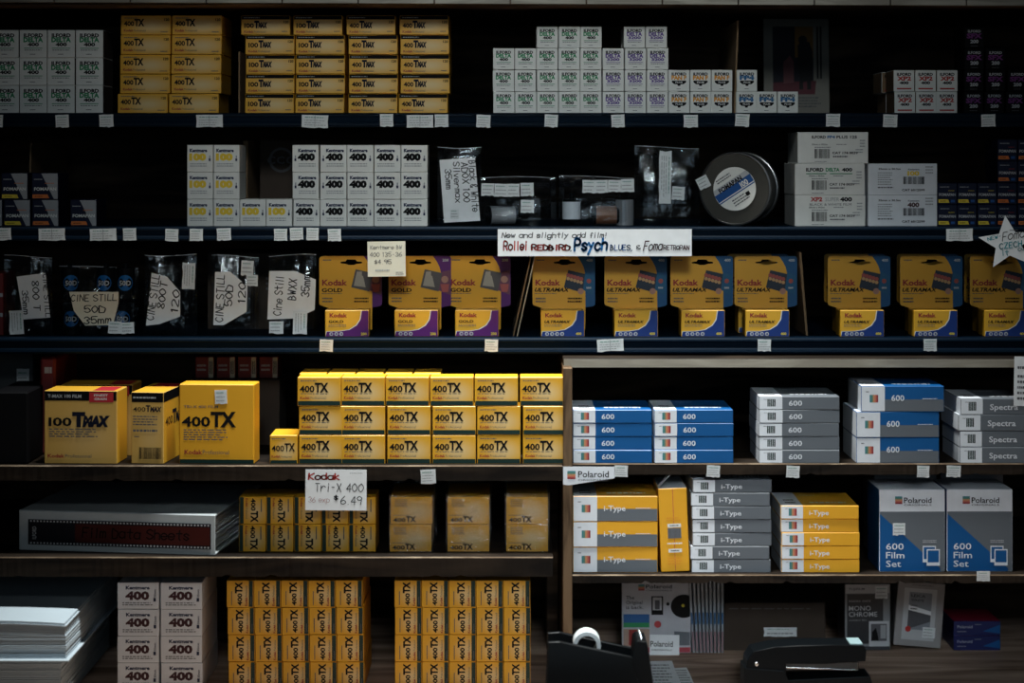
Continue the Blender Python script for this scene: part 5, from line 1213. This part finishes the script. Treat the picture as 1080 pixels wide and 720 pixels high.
# ================================================================ signs and notes
def sign(name, x0, x1, y0, y1, d, draw, label, cat, m=PAPER, ry=0, pts=None):
    W, H = X(x1, d) - X(x0, d), Zp(y0, d) - Zp(y1, d); mb = MB()
    mb.prism([(u_ * W, v_ * H) for u_, v_ in (pts or ((0, 0), (1, 0), (1, 1), (0, 1)))], Fr((-W / 2, 0, 0)), 0, .0005, m)
    draw(Art(mb, Fr((-W / 2, -.0005, 0)), W, H)); o = mb.build(name); o.location = ((X(x0, d) + X(x1, d)) / 2, d, Zp(y1, d)); o.rotation_euler = (0, R(ry), 0); tag(o, label, cat); return o
def d_odd(a):
    a.hand('New and slightly odd film!', .02, .68, .19, INKG, .54, .15, seed=2, slant=.12)
    a.hand('Rollei', .03, .22, .32, RED, .12, .2, seed=5); a.hand('REDBIRD', .175, .22, .20, DRED, .195, .24, seed=6); a.hand(',', .375, .22, .2, NEARB, None, .15)
    a.hand('Psych', .395, .22, .42, mat('ink_brush_blue', (.015, .16, .42), .6, 0), .165, .24, seed=7, slant=.12); a.hand('BLUES,', .58, .22, .20, INKBLUE, .115, .19, seed=8); a.hand('&', .715, .24, .16, NEARB, .02, .12)
    a.hand('Foma', .75, .22, .34, MAROON, .095, .14, seed=9, slant=.3); a.hand('RETROPAN', .855, .24, .16, MAROON, .13, .2, seed=10)
sign('paper_sign', 525, 729.5, 241.5, 270, -.0062, d_odd, 'long white hand-lettered sign hung on the middle navy shelf edge', 'sign')
def d_post(a):
    a.hand('Kentmere BW', .08, .78, .11, INKG, .82, .10, seed=2); a.hand('400 135-36', .06, .57, .12, INKG, .84, .10, seed=3); a.hand('$4.95', .18, .36, .12, INKG, .44, .11, seed=4); a.lines(.2, .14, .6, .22, 1, INKL); a.lines(.74, .04, .97, .14, 2, INKG, 6)
sign('paper_note', 388, 428, 254.5, 291.5, -.0062, d_post, 'cream handwritten note hung over the first and second purple packs', 'note', CREAM, -.8)
begin_lower()
def d_trix(a):
    a.hand('Kodak', .05, .76, .15, RED, .50, .20, seed=2); a.hand('Tri-X 400', .16, .46, .20, NEARB, .78, .10, seed=3); a.hand('36 exp', .05, .20, .13, DRED, .34, .07, seed=4); a.hand('$', .47, .24, .13, NEARB, .06, .18); a.hand('6.49', .58, .15, .20, NEARB, .34, .10, seed=5); a.lines(.72, .90, .95, .93, 1, INKL)
sign('paper_sign', 322, 386.5, 495, 538, -.0035, d_trix, 'white price sign hung from the upper rack board', 'sign', PAPER, .4)
end_lower()
def star_pts():
    P_ = []
    for i in range(10):
        r = (.5 if i % 2 == 0 else .225); an = R(96 + i * 36); P_.append((.5 + r * math.cos(an), .5 + r * math.sin(an)))
    return P_
def d_star(a):
    a.hand('NEW-', .17, .54, .06, TEAL, .22, .16, rot=14, seed=2); a.hand('Foma', .40, .54, .15, NEARB, .36, .09, rot=10, seed=3, slant=.3); a.lines(.52, .72, .66, .75, 1, INKG); a.hand('CZECH', .36, .39, .10, TEAL, .36, .15, rot=8, seed=4); a.hand('it', .40, .27, .10, TEAL, .10, .14, rot=5); a.hand('out', .66, .36, .08, TEAL, .16, .14, rot=6)
sign('star_sign', 1031, 1096, 227, 285.5, -.0066, d_star, 'white star-shaped sign hung on the middle navy shelf edge', 'sign', PAPER, 0, star_pts())
begin_lower()
def d_pol(a):
    for t in range(5): a.rect(.08, .68 - t * .09, .24, .77 - t * .09, STR[t])
    a.text('Polaroid', .29, .42, .36, NEARB, .60, .012); a.text('ORIGINALS', .29, .22, .10, INKG, .58, .01)
sign('shelf_label', 594, 648, 492, 511, -.0035, d_pol, 'white rainbow-marked label on the cabinet post below the blue boxes', 'label', WHITE2, 0, [(.0, .0), (.12, -.02), (1, .36), (1, 1), (0, 1)])
sign('paper_notice', 1069, 1092, 376, 428, -.003, lambda a: (a.lines(.15, .72, .95, .84, 1, INKG), a.lines(.15, .10, .95, .66, 5, INKG, 5)), 'white printed notice hung before the wide grey boxes', 'notice', PAPER, 1)
end_lower()
